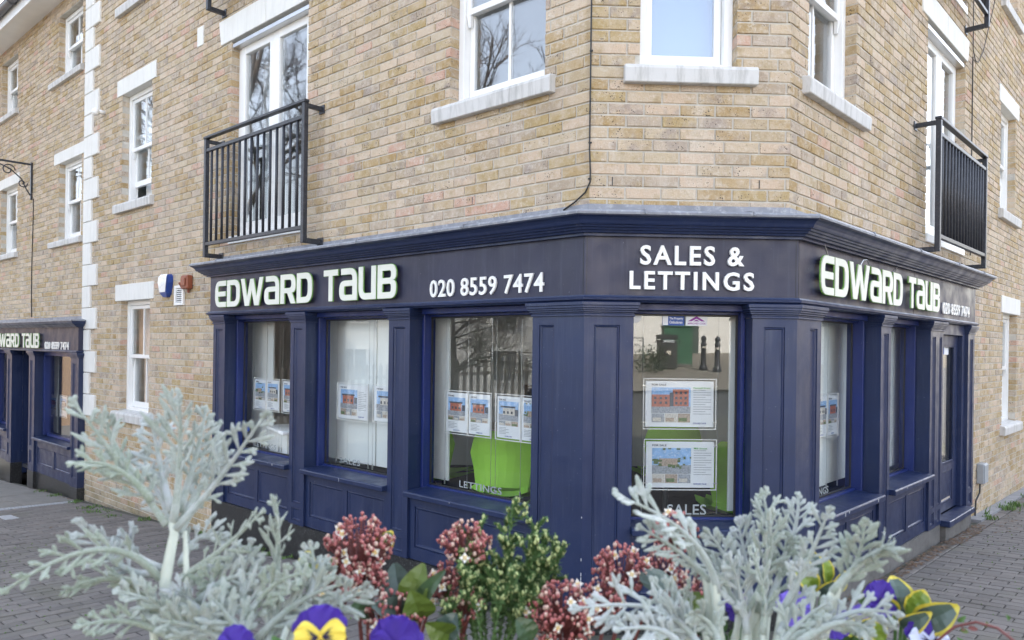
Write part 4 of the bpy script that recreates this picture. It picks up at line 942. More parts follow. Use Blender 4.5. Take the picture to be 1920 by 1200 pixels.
# ------------------------------------------------------------------ pavement of concrete blocks round the corner
# rows run square to each facade and meet on the axis of the corner
m = MB(); fp = [xy('L', 16, .05), xy('C', 0, .05), xy('C', W, .05), xy('R', 13, .05), xy('R', 13, -7.5), (W/2+3.2, -8.5), (W/2-3.2, -8.5), xy('L', 16, -7.5)]
m.face([(x, y, gz(x, y)-.012) for x, y in fp]); pave = m.build('pavement', SAND); pave['kind'] = 'structure'
blocks = []
def block(f, t0, t1, o0, o1, gap=.0035):
    cx = P(f, (t0+t1)/2, (o0+o1)/2, 0)
    if f == 'L' and cx.x > W/2-.02: return
    if f == 'R' and cx.x < W/2+.02: return
    if cx.y > 0 and 0 < cx.x < W: return
    blocks.append((f, t0+gap, t1-gap, o0+gap, o1-gap))
LB, WB = .20, .10
for f, tmax in (('L', 8.35), ('R', 11.0)):
    o = -.02
    # border course beside the wall, then the field
    t = -2.5
    while t < tmax:
        if f == 'R': block(f, t, t+WB*2, o-.115-.02, o-.02)
        else: block(f, t, t+WB*2, o-.115-.02, o-.02)
        t += WB*2
    k = 0; t = -2.6
    while t < tmax:
        oo = -.158 - (LB/2 if k % 2 else 0)
        if k % 2: block(f, t, t+WB, -.158-LB/2, -.158)
        while oo > -4.3:
            block(f, t, t+WB, oo-LB, oo); oo -= LB
        t += WB; k += 1
def block_geo(m, q):
    f, t0, t1, o0, o1 = q; dz = rnd.uniform(-.003, .003); c = .006
    tl = [rnd.uniform(-.0012, .0012) for _ in range(4)]
    def pt(t, o, z): p = P(f, t, o, 0); return (p.x, p.y, gz(p.x, p.y)+z+dz)
    tp = [pt(t0+c, o0+c, tl[0]), pt(t1-c, o0+c, tl[1]), pt(t1-c, o1-c, tl[2]), pt(t0+c, o1-c, tl[3])]
    md = [pt(t0, o0, -.005), pt(t1, o0, -.005), pt(t1, o1, -.005), pt(t0, o1, -.005)]; bt = [pt(t0, o0, -.03), pt(t1, o0, -.03), pt(t1, o1, -.03), pt(t0, o1, -.03)]
    fl = [(0, 1, 2, 3)]
    for k in range(4): n = (k+1) % 4; fl += [(k, 4+k, 4+n, n), (4+k, 8+k, 8+n, 4+n)]
    m.add(tp+md+bt, fl)
sz = []
for q in blocks:
    f, t0, t1, o0, o1 = q; z = gz(*xy(f, t0, o0)); sz.append(abs(area_px([P(f, t0, o0, z), P(f, t1, o0, z), P(f, t1, o1, z), P(f, t0, o1, z)])))
order = sorted(range(len(blocks)), key=lambda i: -sz[i]); single = set(order[:300]); m = MB()
for i, q in enumerate(blocks):
    if i in single: k = MB(); block_geo(k, q); k.build('paver', PAVER, pave)
    else: block_geo(m, q)
m.build('paving_blocks', PAVER, pave, kind='stuff')
# flag slabs beyond the drain on the left
for i in range(7):
    for j in range(7):
        t0 = 8.62+i*.61; o1 = -.03-j*.61; f = 'L'; t1, o0 = t0+.60, o1-.60
        z = lambda t, o, h: (lambda p: (p.x, p.y, gz(p.x, p.y)+h))(P(f, t, o, 0))
        dz = rnd.uniform(-.003, .003); m = MB()
        m.hexa([z(t0, o0, -.04), z(t1, o0, -.04), z(t1, o1, -.04), z(t0, o1, -.04)], [z(t0, o0, dz), z(t1, o0, dz), z(t1, o1, dz), z(t0, o1, dz)]); m.build('flagstone', SLAB, pave, bevel=.006)
# linear drain with its slots
gb = P('L', 8.45, -2, 0); gb.z = gz(gb.x, gb.y)
dr_ = thing('drain_channel', 'narrow grey slotted drain channel crossing the left pavement', 'drain', gb)
zz = lambda t, o, h: (lambda p: Vector((p.x, p.y, gz(p.x, p.y)+h)))(P('L', t, o, 0))
GALV = M('galvanised', (.42, .43, .45), .45, .15, 30)
for t in (8.43, 8.54):
    m = MB(); m.hexa([zz(t, -4.2, -.03), zz(t+.02, -4.2, -.03), zz(t+.02, -.05, -.03), zz(t, -.05, -.03)], [zz(t, -4.2, .004), zz(t+.02, -4.2, .004), zz(t+.02, -.05, .004), zz(t, -.05, .004)]); m.build('side_rail', GALV, dr_, gb)
bars = MB()
for k in range(110):
    o = -.08-k*.0375; bars.hexa([zz(8.451, o-.012, -.02), zz(8.539, o-.012, -.02), zz(8.539, o+.008, -.02), zz(8.451, o+.008, -.02)], [zz(8.451, o-.012, .002), zz(8.539, o-.012, .002), zz(8.539, o+.008, .002), zz(8.451, o+.008, .002)])
bars.build('grating', GALV, dr_, gb, kind='stuff')
gx = P('L', 7.7, -1.05, 0); gx.z = gz(gx.x, gx.y)
gr = thing('gully_grate', 'small flat metal gully grate in the left block paving', 'grate', gx)
for k in range(6):
    m = MB(); m.hexa(*[[zz(7.52+k*.06, -1.12, h), zz(7.56+k*.06, -1.12, h), zz(7.56+k*.06, -.98, h), zz(7.52+k*.06, -.98, h)] for h in (-.01, .0065)]); m.build('bar', GALV, gr, gx)
# slate edging strip along the right wall
m = MB(); m.hexa([*[(lambda p: Vector((p.x, p.y, gz(p.x, p.y)-.03)))(P('R', t, o, 0)) for t, o in ((4.7, -.06), (12.5, -.06), (12.5, BR), (4.7, BR))]], [*[(lambda p: Vector((p.x, p.y, gz(p.x, p.y)+.022)))(P('R', t, o, 0)) for t, o in ((4.7, -.06), (12.5, -.06), (12.5, BR), (4.7, BR))]])
e_ = m.build('wall_edging', M('edging_stone', (.24, .245, .26), .7, .25, 8, .4, 60, dirt=(.1, .1, .09), dirtamt=.5)); e_['kind'] = 'structure'
# weeds in the joints, dead leaves along the foot of the walls
GRASS = M('weed_green', (.09, .17, .03), .7, .3, 40, trans=.15); MOSS = M('moss', (.07, .10, .025), .9, .3, 60)
wm = MB()
def tuft(f, t, o, r, n, h):
    for _ in range(n):
        a = rnd.uniform(0, 6.28); d = r*rnd.random()**.7; p = P(f, t, o, 0) + Vector((math.cos(a)*d, math.sin(a)*d, 0)); p.z = gz(p.x, p.y)
        le = Vector((rnd.uniform(-1, 1), rnd.uniform(-1, 1), 0))*h*.8; hh = h*rnd.uniform(.3, 1); w_ = rnd.uniform(.002, .005)
        s_ = Vector((-le.y, le.x, 0)).normalized()*w_; q = p+le*.5+Vector((0, 0, hh*.75)); e = p+le+Vector((0, 0, hh))
        wm.face([p-s_, p+s_, q+s_, q-s_]); wm.face([q-s_, q+s_, e])
for (f, t, o, r, n, h) in (('L', 8.35, -.12, .10, 60, .05), ('L', 7.7, -.16, .16, 90, .04), ('L', 7.3, -.20, .18, 90, .035), ('L', 6.8, -.22, .12, 40, .03), ('L', 6.2, -.08, .08, 50, .05), ('L', 4.9, -.02, .06, 30, .04), ('L', 4.3, -.05, .06, 30, .04), ('L', 3.7, -.05, .06, 40, .05), ('L', 3.45, -.10, .08, 40, .04), ('L', 3.2, -.05, .05, 25, .03), ('L', 2.7, -.06, .10, 30, .04), ('L', 9.3, -.06, .12, 50, .04), ('L', 10.0, -.06, .12, 40, .04),
                          ('R', 4.95, -.09, .09, 60, .06), ('R', 5.15, -.02, .03, 14, .12), ('R', 5.75, -.13, .11, 80, .08), ('R', 6.1, -.12, .10, 80, .08), ('R', 7.0, -.12, .12, 60, .07), ('R', 8.2, -.12, .12, 50, .07)): tuft(f, t, o, r, n, h)
for i in range(1400):      # fine growth in the joints
    f = 'L' if rnd.random() < .75 else 'R'; k = rnd.randint(0, 83); t = -2.6+k*.1 + rnd.uniform(-.004, .004); o = -rnd.random()**1.5*3.4-.1
    if noise_ok := (math.sin(t*2.1+o*1.7)+math.sin(o*3.3-t) > -.2): tuft(f, t, o, .008, 2, .012)
w_ = wm.build('weeds', GRASS, kind='stuff', fix=False); w_['label'] = 'green weeds growing in the paving joints and along the walls'; w_['category'] = 'weeds'
LEAF = M('dead_leaf', (.14, .085, .05), .8, .5, 90); lm = MB()
def litter(f, t, o, n, rt_, ro):
    for _ in range(n):
        p = P(f, t+rnd.uniform(-rt_, rt_), o+rnd.uniform(-ro, ro), 0); p.z = gz(p.x, p.y)+.006; a = rnd.uniform(0, 6.28); l = rnd.uniform(.008, .028); w2_ = l*rnd.uniform(.3, .6)
        u = Vector((math.cos(a), math.sin(a), rnd.uniform(-.1, .3)))*l; v = Vector((-math.sin(a), math.cos(a), rnd.uniform(-.2, .3)))*w2_
        lm.face([p-u, p+v*.7, p+u, p-v])
litter('R', 2.4, -.07, 420, 1.0, .06); litter('R', 3.9, -.11, 320, .6, .07); litter('R', 1.0, -.05, 120, .6, .05); litter('R', 4.6, -.5, 140, .5, .4); litter('R', 6.5, -.15, 90, 1.5, .1); litter('L', 6, -1.4, 40, 3, 1.2); litter('L', 9.5, -.05, 60, 1, .04)
l_ = lm.build('leaf_litter', LEAF, kind='stuff', fix=False); l_['label'] = 'brown dead leaves and grit along the foot of the right wall'; l_['category'] = 'leaf litter'

# ------------------------------------------------------------------ the street behind the camera, seen only as reflections
RENDER_W = M('white_render', (.72, .71, .68), .85, .06); BRK2 = M('street_brick', (.36, .25, .17), .9, .2, 25, .4, 60); TILE = M('clay_tile', (.20, .11, .08), .85, .3, 12, .5, 30); PAVL = M('street_paving', (.20, .18, .15), .9, .15, 4, .4, 60)
o_ = sheet('street_pavement', [(-30, -30), (30, -30), (30, -13), (-30, -13)], PAVL, -.02)
def house(name, label, x, y, rz, w, d, h, rh, mat, rows, cols, gable=False):
    z0 = gz(x, y)-.3; base = Vector((x, y, z0)); th = thing(name, label, 'house', base); R = Matrix.Rotation(rz, 3, 'Z'); T = lambda a, b, c: base+R@Vector((a, b, c))
    m = MB(); m.hexa([T(-w/2, -d, 0), T(w/2, -d, 0), T(w/2, 0, 0), T(-w/2, 0, 0)], [T(-w/2, -d, h), T(w/2, -d, h), T(w/2, 0, h), T(-w/2, 0, h)])
    if gable: m.face([T(-w/2, 0, h), T(w/2, 0, h), T(0, 0, h+rh)]); m.face([T(-w/2, -d, h), T(w/2, -d, h), T(0, -d, h+rh)])
    m.build('wall', mat, th, base)
    m = MB()
    if gable: q = [[T(s_*(w/2+.3), .3, h-.15), T(s_*(w/2+.3), -d-.3, h-.15), T(0, -d-.3, h+rh+.1), T(0, .3, h+rh+.1)] for s_ in (-1, 1)]
    else: q = [[T(-w/2-.3, s0, h-.1), T(w/2+.3, s0, h-.1), T(w/2+.3, -d/2, h+rh), T(-w/2-.3, -d/2, h+rh)] for s0 in (.4, -d-.4)]
    for e in q: m.hexa(e, [v+Vector((0, 0, .12)) for v in e])
    rf = m.build('roof', TILE, th, base)
    m = MB(); m.box(T(w*.3, -d/2, h+rh*.8), (.6, .6, 1.8), rz); m.build('chimney', BRK2, rf, base)
    for r_ in range(rows):
        for c_ in range(cols):
            cx = -w/2 + (c_+.5)*w/cols; zc = 1.3+r_*(h/rows); ww, hh = 1.1, 1.35
            if r_ == 0 and c_ == cols//2:
                m = MB(); m.hexa([T(cx-.5, 0, .3), T(cx+.5, 0, .3), T(cx+.5, .06, .3), T(cx-.5, .06, .3)], [T(cx-.5, 0, 2.4), T(cx+.5, 0, 2.4), T(cx+.5, .06, 2.4), T(cx-.5, .06, 2.4)]); m.build('door', M('door_%d' % int(x), (.05, .07, .06), .4), th, base); continue
            m = MB()
            for a, b, c, e in ((-ww/2, -ww/2+.08, 0, hh), (ww/2-.08, ww/2, 0, hh), (-ww/2+.08, ww/2-.08, 0, .08), (-ww/2+.08, ww/2-.08, hh-.08, hh), (-.03, .03, .08, hh-.08)):
                m.hexa([T(cx+a, -.02, zc+c), T(cx+b, -.02, zc+c), T(cx+b, .07, zc+c), T(cx+a, .07, zc+c)], [T(cx+a, -.02, zc+e), T(cx+b, -.02, zc+e), T(cx+b, .07, zc+e), T(cx+a, .07, zc+e)])
            wn = m.build('window', UPVC, th, base)
            m = MB(); m.face([T(cx-ww/2+.08, .03, zc+.08), T(cx+ww/2-.08, .03, zc+.08), T(cx+ww/2-.08, .03, zc+hh-.08), T(cx-ww/2+.08, .03, zc+hh-.08)]); m.build('pane', PDARK, wn, base)
house('white_house', 'white rendered house across the street, reflected in the corner window', 6.5, -27, 0, 12, 8, 6.0, 2.6, RENDER_W, 2, 4)
house('brick_house', 'brown brick house across the street behind the camera', -8, -28, 0, 12, 8, 6.0, 2.8, BRK2, 2, 4)
house('gabled_house', 'white gabled house across the side street, reflected in the left windows', -26, 3, -math.pi/2, 9, 9, 4.6, 3.4, RENDER_W, 2, 3, True)
house('terraced_house', 'brick house farther up the side street on the left', -25, 15, -math.pi/2, 11, 9, 5.6, 2.8, BRK2, 2, 3)
house('yellow_brick_house', 'yellow brick house across the right hand street', 21, 4, math.pi/2, 16, 9, 5.6, 2.8, M('pale_brick', (.42, .32, .20), .9, .15, 20), 2, 4)
BARK0 = M('shrub_bark', (.08, .06, .045), .9, .3, 10)
# utility cabinet, litter bin, bollards, fence
def gbox(name, label, cat, x, y, parts):
    b0 = Vector((x, y, gz(x, y))); th = thing(name, label, cat, b0)
    for nm, mat, c, d in parts: m = MB(); m.box(b0+Vector(c), d); m.build(nm, mat, th, b0, .012)
CABG = M('cabinet_green', (.02, .10, .05), .5, .1)
gbox('utility_cabinet', 'green metal utility cabinet reflected in the corner window', 'cabinet', 5.87, -20.3, [('body', CABG, (0, 0, .66), (.95, .42, 1.24)), ('roof', CABG, (0, 0, 1.30), (1.02, .5, .05)), ('plinth', CONC, (0, 0, .02), (.98, .45, .08)), ('handle', DARK, (.05, .22, .8), (.03, .03, .14))])
gbox('litter_bin', 'black litter bin reflected left of the green cabinet', 'bin', 5.25, -19.1, [('body', DARK, (0, 0, .46), (.55, .5, .9)), ('hood', DARK, (0, 0, 1.0), (.6, .55, .14)), ('slot', PGREY, (0, .27, .86), (.36, .03, .10)), ('badge', PCREAM, (0, .26, .5), (.14, .01, .14))])
for x, y, lab in ((6.28, -18.6, 'left black bollard reflected beside the green cabinet'), (6.50, -17.9, 'right black bollard reflected beside the green cabinet'), (-12.5, -.2, 'black bollard on the left hand street reflected by the green chair')):
    b0 = Vector((x, y, gz(x, y))); th = thing('bollard', lab, 'bollard', b0, 'cast iron bollards')
    m = MB(); m.lathe(b0, [(.13, -.05), (.13, .10), (.10, .13), (.085, .18), (.075, .75), (.095, .77), (.095, .80), (.07, .82), (.06, .90), (.085, .93), (.08, 1.0), (.03, 1.05), (.002, 1.06)], 14); m.build('post', BLACK, th, b0, smooth=True)
    m = MB(); m.lathe(b0, [(.080, .66), (.080, .72)], 14); m.build('reflective_band', PCREAM, th, b0)
b0 = Vector((-19.5, 3, gz(-19.5, 3))); fn = thing('palisade_fence', 'grey wooden picket fence across the side street', 'fence', b0); FENCE = M('fence_wood', (.12, .10, .085), .8, .2, 20)
for k in range(56):
    y = -3+k*.22; m = MB(); z = gz(-19.5, y); m.hexa([(-19.52, y, z), (-19.48, y, z), (-19.48, y+.11, z), (-19.52, y+.11, z)], [(-19.52, y, z+1.7), (-19.48, y, z+1.7), (-19.48, y+.11, z+1.7), (-19.52, y+.11, z+1.7)]); m.face([(-19.5, y, z+1.7), (-19.5, y+.11, z+1.7), (-19.5, y+.055, z+1.8)]); m.build('picket', FENCE, fn, b0)
m = MB(); m.hexa(*[[(-19.47, -3, gz(-19.5, -3)+h), (-19.43, -3, gz(-19.5, -3)+h), (-19.43, 9.4, gz(-19.5, 9.4)+h), (-19.47, 9.4, gz(-19.5, 9.4)+h)] for h in (.4, .5)]); m.hexa(*[[(-19.47, -3, gz(-19.5, -3)+h), (-19.43, -3, gz(-19.5, -3)+h), (-19.43, 9.4, gz(-19.5, 9.4)+h), (-19.47, 9.4, gz(-19.5, 9.4)+h)] for h in (1.3, 1.4)]); m.build('rail', FENCE, fn, b0)
b0 = Vector((3.6, -18.2, gz(3.6, -18.2))); fn = thing('street_railing', 'black iron railing with hoops reflected at the left of the corner window', 'railing', b0)
for k in range(6):
    m = MB(); m.tube([b0+Vector((-1.2+k*.38, 0, 0)), b0+Vector((-1.2+k*.38, 0, 1.05))], .022, 6); m.build('post', BLACK, fn, b0)
for z in (.35, 1.03): m = MB(); m.tube([b0+Vector((-1.2, 0, z)), b0+Vector((.70, 0, z))], .02, 6); m.build('rail', BLACK, fn, b0)
for k in range(5): m = MB(); m.tube([b0+Vector((-1.01+k*.38+.12*math.cos(a*.5236), 0, .72+.12*math.sin(a*.5236))) for a in range(13)], .012, 5); m.build('hoop', BLACK, fn, b0)
b0 = Vector((4.45, -17.7, gz(4.45, -17.7))); fn = thing('street_shrub', 'dark evergreen shrub reflected in front of the litter bin', 'shrub', b0); r = random.Random(31); m = MB()
for k in range(420):
    d = Vector((r.gauss(0, .28), r.gauss(0, .25), abs(r.gauss(.35, .22)))); u = Vector((r.uniform(-1, 1), r.uniform(-1, 1), r.uniform(-.2, 1))).normalized()*.11; v = u.orthogonal().normalized()*.025; m.face([b0+d, b0+d+u*.5+v, b0+d+u, b0+d+u*.5-v])
m.build('foliage', M('evergreen', (.03, .06, .02), .6, .4, 20), fn, b0, kind='stuff', fix=False); m = MB(); m.tube([b0, b0+Vector((.03, .02, .45))], .03, 6); m.build('stem', BARK0, fn, b0)
# bare spring trees: trunk, limbs and a crown of twigs
BARK = M('bark', (.10, .08, .065), .9, .3, 10, .6, 40); TWIG = M('twigs', (.09, .065, .05), .9, .2, 10)
def bare_tree(x, y, h, label, seed, spread=.42):
    r = random.Random(seed); b0 = Vector((x, y, gz(x, y)-.05)); th = thing('bare_tree', label, 'tree', b0, 'bare street trees'); tk = MB(); tw = MB()
    def grow(p, d, l, rad, lev):
        n = 4; pts = [p]; q = p; dd = d
        for k in range(n):
            dd = (dd + Vector((r.uniform(-1, 1), r.uniform(-1, 1), r.uniform(-.5, .9)))*.13).normalized(); q = q+dd*l/n; pts.append(q)
        m_ = tk if lev < 3 else tw
        m_.tube(pts, [rad*(1-.5*k/n) for k in range(n+1)], 7 if lev < 2 else (5 if lev < 3 else 3), cap=lev < 3)
        if lev >= 6: return
        nb = (5, 5, 4, 4, 4, 3)[lev]
        for k in range(nb):
            i = r.randint(1 if lev else 2, n); a = r.uniform(0, 6.28); u = dd.orthogonal().normalized(); v = dd.cross(u)
            nd = (dd + (u*math.cos(a)+v*math.sin(a))*r.uniform(.45, 1.0)*(1 if lev else spread*2)).normalized(); nd.z += .12
            grow(pts[i], nd.normalized(), l*r.uniform(.50, .72), max(rad*.52, .0035), lev+1)
    grow(b0, Vector((0, 0, 1)), h*.42, h*.014, 0)
    tk.build('trunk', BARK, th, b0, smooth=True, fix=False); tw.build('crown', TWIG, th, b0, fix=False)
bare_tree(-13.0, 1.6, 13.0, 'tall bare tree across the side street, reflected in the sash window left of the corner', 3)
bare_tree(-13.5, 6.5, 13.0, 'tall bare tree farther left, reflected in the left French window', 5)
bare_tree(-9.4, 2.3, 5.6, 'small spreading bare tree reflected in the left shop windows', 9, .9)

# ------------------------------------------------------------------ planter in the foreground
DM_LEFT = [((-0.939, -3.771, 1.4), (-0.974, -3.77, 1.447), (-1.023, -3.788, 1.523), 1.0, 0.35),
  ((-0.932, -3.771, 1.403), (-0.93, -3.761, 1.468), (-0.928, -3.771, 1.532), 1.0, 0.35),
  ((-0.93, -3.771, 1.396), (-0.888, -3.773, 1.445), (-0.835, -3.795, 1.515), 0.85, 0.4),
  ((-0.95, -3.781, 1.427), (-0.984, -3.784, 1.46), (-1.015, -3.808, 1.47), 0.85, 0.25),
  ((-0.938, -3.761, 1.412), (-0.961, -3.735, 1.458), (-0.973, -3.73, 1.504), 0.9, 0.3),
  ((-0.934, -3.751, 1.41), (-0.927, -3.726, 1.463), (-0.918, -3.722, 1.513), 0.9, 0.3),
  ((-0.931, -3.751, 1.401), (-0.917, -3.722, 1.439), (-0.894, -3.713, 1.467), 0.8, 0.3),
  ((-0.966, -3.77, 1.444), (-1.004, -3.748, 1.48), (-1.013, -3.748, 1.511), 0.7, 0.2),
  ((-0.941, -3.781, 1.347), (-0.985, -3.814, 1.386), (-1.042, -3.867, 1.364), 0.75, 0.3),
  ((-0.951, -3.771, 1.35), (-0.992, -3.759, 1.355), (-1.029, -3.767, 1.399), 0.95, 0.35),
  ((-0.952, -3.781, 1.339), (-0.989, -3.794, 1.351), (-1.012, -3.828, 1.348), 0.7, 0.2),
  ((-0.954, -3.75, 1.349), (-0.988, -3.729, 1.358), (-1.002, -3.729, 1.381), 0.9, 0.4),
  ((-0.928, -3.771, 1.342), (-0.888, -3.763, 1.37), (-0.841, -3.775, 1.414), 0.75, 0.35),
  ((-0.924, -3.762, 1.327), (-0.902, -3.737, 1.349), (-0.871, -3.734, 1.356), 0.85, 0.3),
  ((-0.825, -3.775, 1.326), (-0.825, -3.765, 1.374), (-0.825, -3.775, 1.425), 0.95, 0.3),
  ((-0.787, -3.797, 1.328), (-0.784, -3.782, 1.351), (-0.786, -3.787, 1.384), 0.8, 0.3),
  ((-0.801, -3.816, 1.311), (-0.759, -3.818, 1.332), (-0.718, -3.84, 1.355), 0.75, 0.35),
  ((-0.869, -3.784, 1.29), (-0.885, -3.768, 1.324), (-0.898, -3.773, 1.353), 1.0, 0.15),
  ((-0.849, -3.805, 1.298), (-0.827, -3.8, 1.34), (-0.786, -3.817, 1.364), 1.0, 0.15),
  ((-0.832, -3.815, 1.297), (-0.792, -3.812, 1.333), (-0.744, -3.829, 1.357), 1.0, 0.15),
  ((-0.868, -3.804, 1.293), (-0.898, -3.793, 1.321), (-0.916, -3.802, 1.343), 1.0, 0.15),
  ((-0.848, -3.815, 1.297), (-0.85, -3.795, 1.327), (-0.853, -3.794, 1.365), 1.1, 0.15),
  ((-0.822, -3.816, 1.292), (-0.816, -3.801, 1.318), (-0.807, -3.806, 1.355), 1.1, 0.15),
  ((-0.905, -3.802, 1.292), (-0.932, -3.801, 1.324), (-0.963, -3.82, 1.346), 0.9, 0.25),
  ((-0.917, -3.812, 1.298), (-0.955, -3.82, 1.317), (-0.986, -3.849, 1.323), 0.8, 0.3),
  ((-0.902, -3.782, 1.323), (-0.874, -3.769, 1.344), (-0.834, -3.775, 1.348), 1.0, 0.2),
  ((-0.935, -3.741, 1.35), (-0.927, -3.716, 1.372), (-0.899, -3.713, 1.377), 0.9, 0.2),
  ((-0.852, -3.834, 1.297), (-0.878, -3.833, 1.314), (-0.911, -3.852, 1.329), 1.0, 0.2),
  ((-0.883, -3.803, 1.284), (-0.907, -3.797, 1.304), (-0.933, -3.811, 1.333), 1.0, 0.15),
  ((-0.883, -3.773, 1.309), (-0.868, -3.754, 1.336), (-0.857, -3.754, 1.376), 0.9, 0.2),
  ((-0.939, -3.771, 1.314), (-0.969, -3.765, 1.328), (-0.996, -3.779, 1.36), 0.9, 0.2),
  ((-0.803, -3.796, 1.281), (-0.792, -3.777, 1.316), (-0.773, -3.778, 1.36), 0.85, 0.3),
  ((-0.941, -3.741, 1.378), (-0.969, -3.715, 1.419), (-1.002, -3.709, 1.46), 0.9, 0.3),
  ((-0.942, -3.731, 1.382), (-0.933, -3.701, 1.417), (-0.913, -3.692, 1.495), 0.8, 0.35),
  ((-0.834, -3.835, 1.297), (-0.856, -3.824, 1.321), (-0.868, -3.834, 1.343), 1.1, 0.1)]
DM_RIGHT = [((-0.351, -3.754, 1.325), (-0.384, -3.763, 1.386), (-0.461, -3.79, 1.434), 1.15, 0.45),
  ((-0.354, -3.734, 1.331), (-0.384, -3.733, 1.36), (-0.434, -3.751, 1.394), 0.9, 0.3),
  ((-0.312, -3.736, 1.295), (-0.281, -3.717, 1.344), (-0.28, -3.717, 1.396), 1.1, 0.3),
  ((-0.292, -3.716, 1.289), (-0.27, -3.687, 1.361), (-0.273, -3.677, 1.417), 0.8, 0.45),
  ((-0.286, -3.717, 1.289), (-0.244, -3.688, 1.355), (-0.23, -3.679, 1.413), 0.8, 0.45),
  ((-0.281, -3.757, 1.303), (-0.25, -3.753, 1.36), (-0.236, -3.769, 1.416), 0.85, 0.35),
  ((-0.268, -3.777, 1.293), (-0.218, -3.779, 1.348), (-0.212, -3.8, 1.407), 1.1, 0.45),
  ((-0.239, -3.788, 1.336), (-0.206, -3.79, 1.371), (-0.188, -3.81, 1.393), 0.9, 0.25),
  ((-0.388, -3.773, 1.286), (-0.431, -3.781, 1.317), (-0.509, -3.808, 1.326), 1.0, 0.25),
  ((-0.38, -3.763, 1.288), (-0.399, -3.747, 1.311), (-0.421, -3.751, 1.335), 0.95, 0.25),
  ((-0.365, -3.753, 1.284), (-0.377, -3.733, 1.301), (-0.381, -3.733, 1.319), 0.9, 0.2),
  ((-0.311, -3.716, 1.289), (-0.32, -3.695, 1.338), (-0.343, -3.694, 1.375), 1.0, 0.25),
  ((-0.317, -3.725, 1.292), (-0.337, -3.71, 1.33), (-0.366, -3.713, 1.343), 0.9, 0.2),
  ((-0.291, -3.696, 1.282), (-0.288, -3.666, 1.33), (-0.295, -3.656, 1.376), 1.0, 0.25),
  ((-0.28, -3.717, 1.289), (-0.258, -3.698, 1.332), (-0.252, -3.698, 1.37), 1.0, 0.25),
  ((-0.318, -3.755, 1.279), (-0.321, -3.745, 1.317), (-0.337, -3.755, 1.361), 1.1, 0.15),
  ((-0.304, -3.766, 1.283), (-0.299, -3.751, 1.324), (-0.314, -3.756, 1.367), 1.1, 0.15),
  ((-0.287, -3.767, 1.283), (-0.264, -3.752, 1.319), (-0.261, -3.758, 1.356), 1.0, 0.2),
  ((-0.407, -3.802, 1.288), (-0.43, -3.806, 1.304), (-0.473, -3.829, 1.312), 0.9, 0.2),
  ((-0.382, -3.793, 1.282), (-0.396, -3.782, 1.298), (-0.422, -3.791, 1.315), 1.0, 0.15),
  ((-0.265, -3.797, 1.289), (-0.229, -3.804, 1.319), (-0.193, -3.83, 1.328), 0.9, 0.25),
  ((-0.281, -3.807, 1.29), (-0.245, -3.813, 1.312), (-0.225, -3.839, 1.316), 0.9, 0.2),
  ((-0.36, -3.794, 1.282), (-0.368, -3.783, 1.301), (-0.388, -3.793, 1.315), 1.0, 0.15),
  ((-0.299, -3.796, 1.28), (-0.273, -3.787, 1.302), (-0.249, -3.798, 1.328), 1.0, 0.15)]
DM_STEM_L = [(-0.916, -3.792, 1.256), (-0.936, -3.781, 1.344), (-0.931, -3.771, 1.392), (-0.934, -3.771, 1.406)]
SKIM = [((-0.762, -3.628, 1.343), 0.0437), ((-0.779, -3.647, 1.307), 0.0311), ((-0.631, -3.603, 1.339), 0.0341), ((-0.653, -3.612, 1.3), 0.0216), ((-0.711, -3.68, 1.27), 0.0364), ((-0.678, -3.611, 1.283), 0.023), ((-0.747, -3.648, 1.304), 0.0272), ((-0.431, -3.611, 1.31), 0.0375), ((-0.51, -3.658, 1.268), 0.0453), ((-0.353, -3.574, 1.346), 0.0327), ((-0.375, -3.593, 1.308), 0.0279), ((-0.344, -3.634, 1.287), 0.0308), ((-0.459, -3.64, 1.282), 0.0291), ((-0.63, -3.633, 1.273), 0.0251), ((-0.79, -3.657, 1.294), 0.0192)]
SKLEAF = [((-0.698, -3.65, 1.266), (-0.718, -3.63, 1.321), 0.022, 0), ((-0.694, -3.661, 1.269), (-0.68, -3.661, 1.329), 0.02, 0), ((-0.69, -3.661, 1.269), (-0.654, -3.682, 1.327), 0.011, 0), ((-0.7, -3.66, 1.269), (-0.733, -3.699, 1.292), 0.016, 0), ((-0.679, -3.681, 1.27), (-0.69, -3.701, 1.308), 0.02, 0), ((-0.805, -3.646, 1.303), (-0.785, -3.647, 1.331), 0.014, 1), ((-0.814, -3.636, 1.313), (-0.833, -3.615, 1.33), 0.012, 1), ((-0.736, -3.609, 1.332), (-0.723, -3.609, 1.356), 0.012, 1), ((-0.738, -3.659, 1.269), (-0.762, -3.688, 1.285), 0.014, 0), ((-0.396, -3.642, 1.289), (-0.387, -3.623, 1.313), 0.02, 0), ((-0.358, -3.664, 1.27), (-0.333, -3.665, 1.293), 0.016, 0), ((-0.354, -3.694, 1.256), (-0.341, -3.694, 1.287), 0.016, 0), ((-0.347, -3.694, 1.25), (-0.329, -3.695, 1.272), 0.018, 0), ((-0.377, -3.713, 1.251), (-0.384, -3.713, 1.275), 0.018, 0), ((-0.769, -3.698, 1.258), (-0.788, -3.697, 1.282), 0.014, 0), ((-0.654, -3.682, 1.246), (-0.639, -3.683, 1.277), 0.016, 0), ((-0.641, -3.683, 1.252), (-0.672, -3.701, 1.271), 0.016, 0), ((-0.548, -3.686, 1.247), (-0.567, -3.686, 1.272), 0.014, 0)]
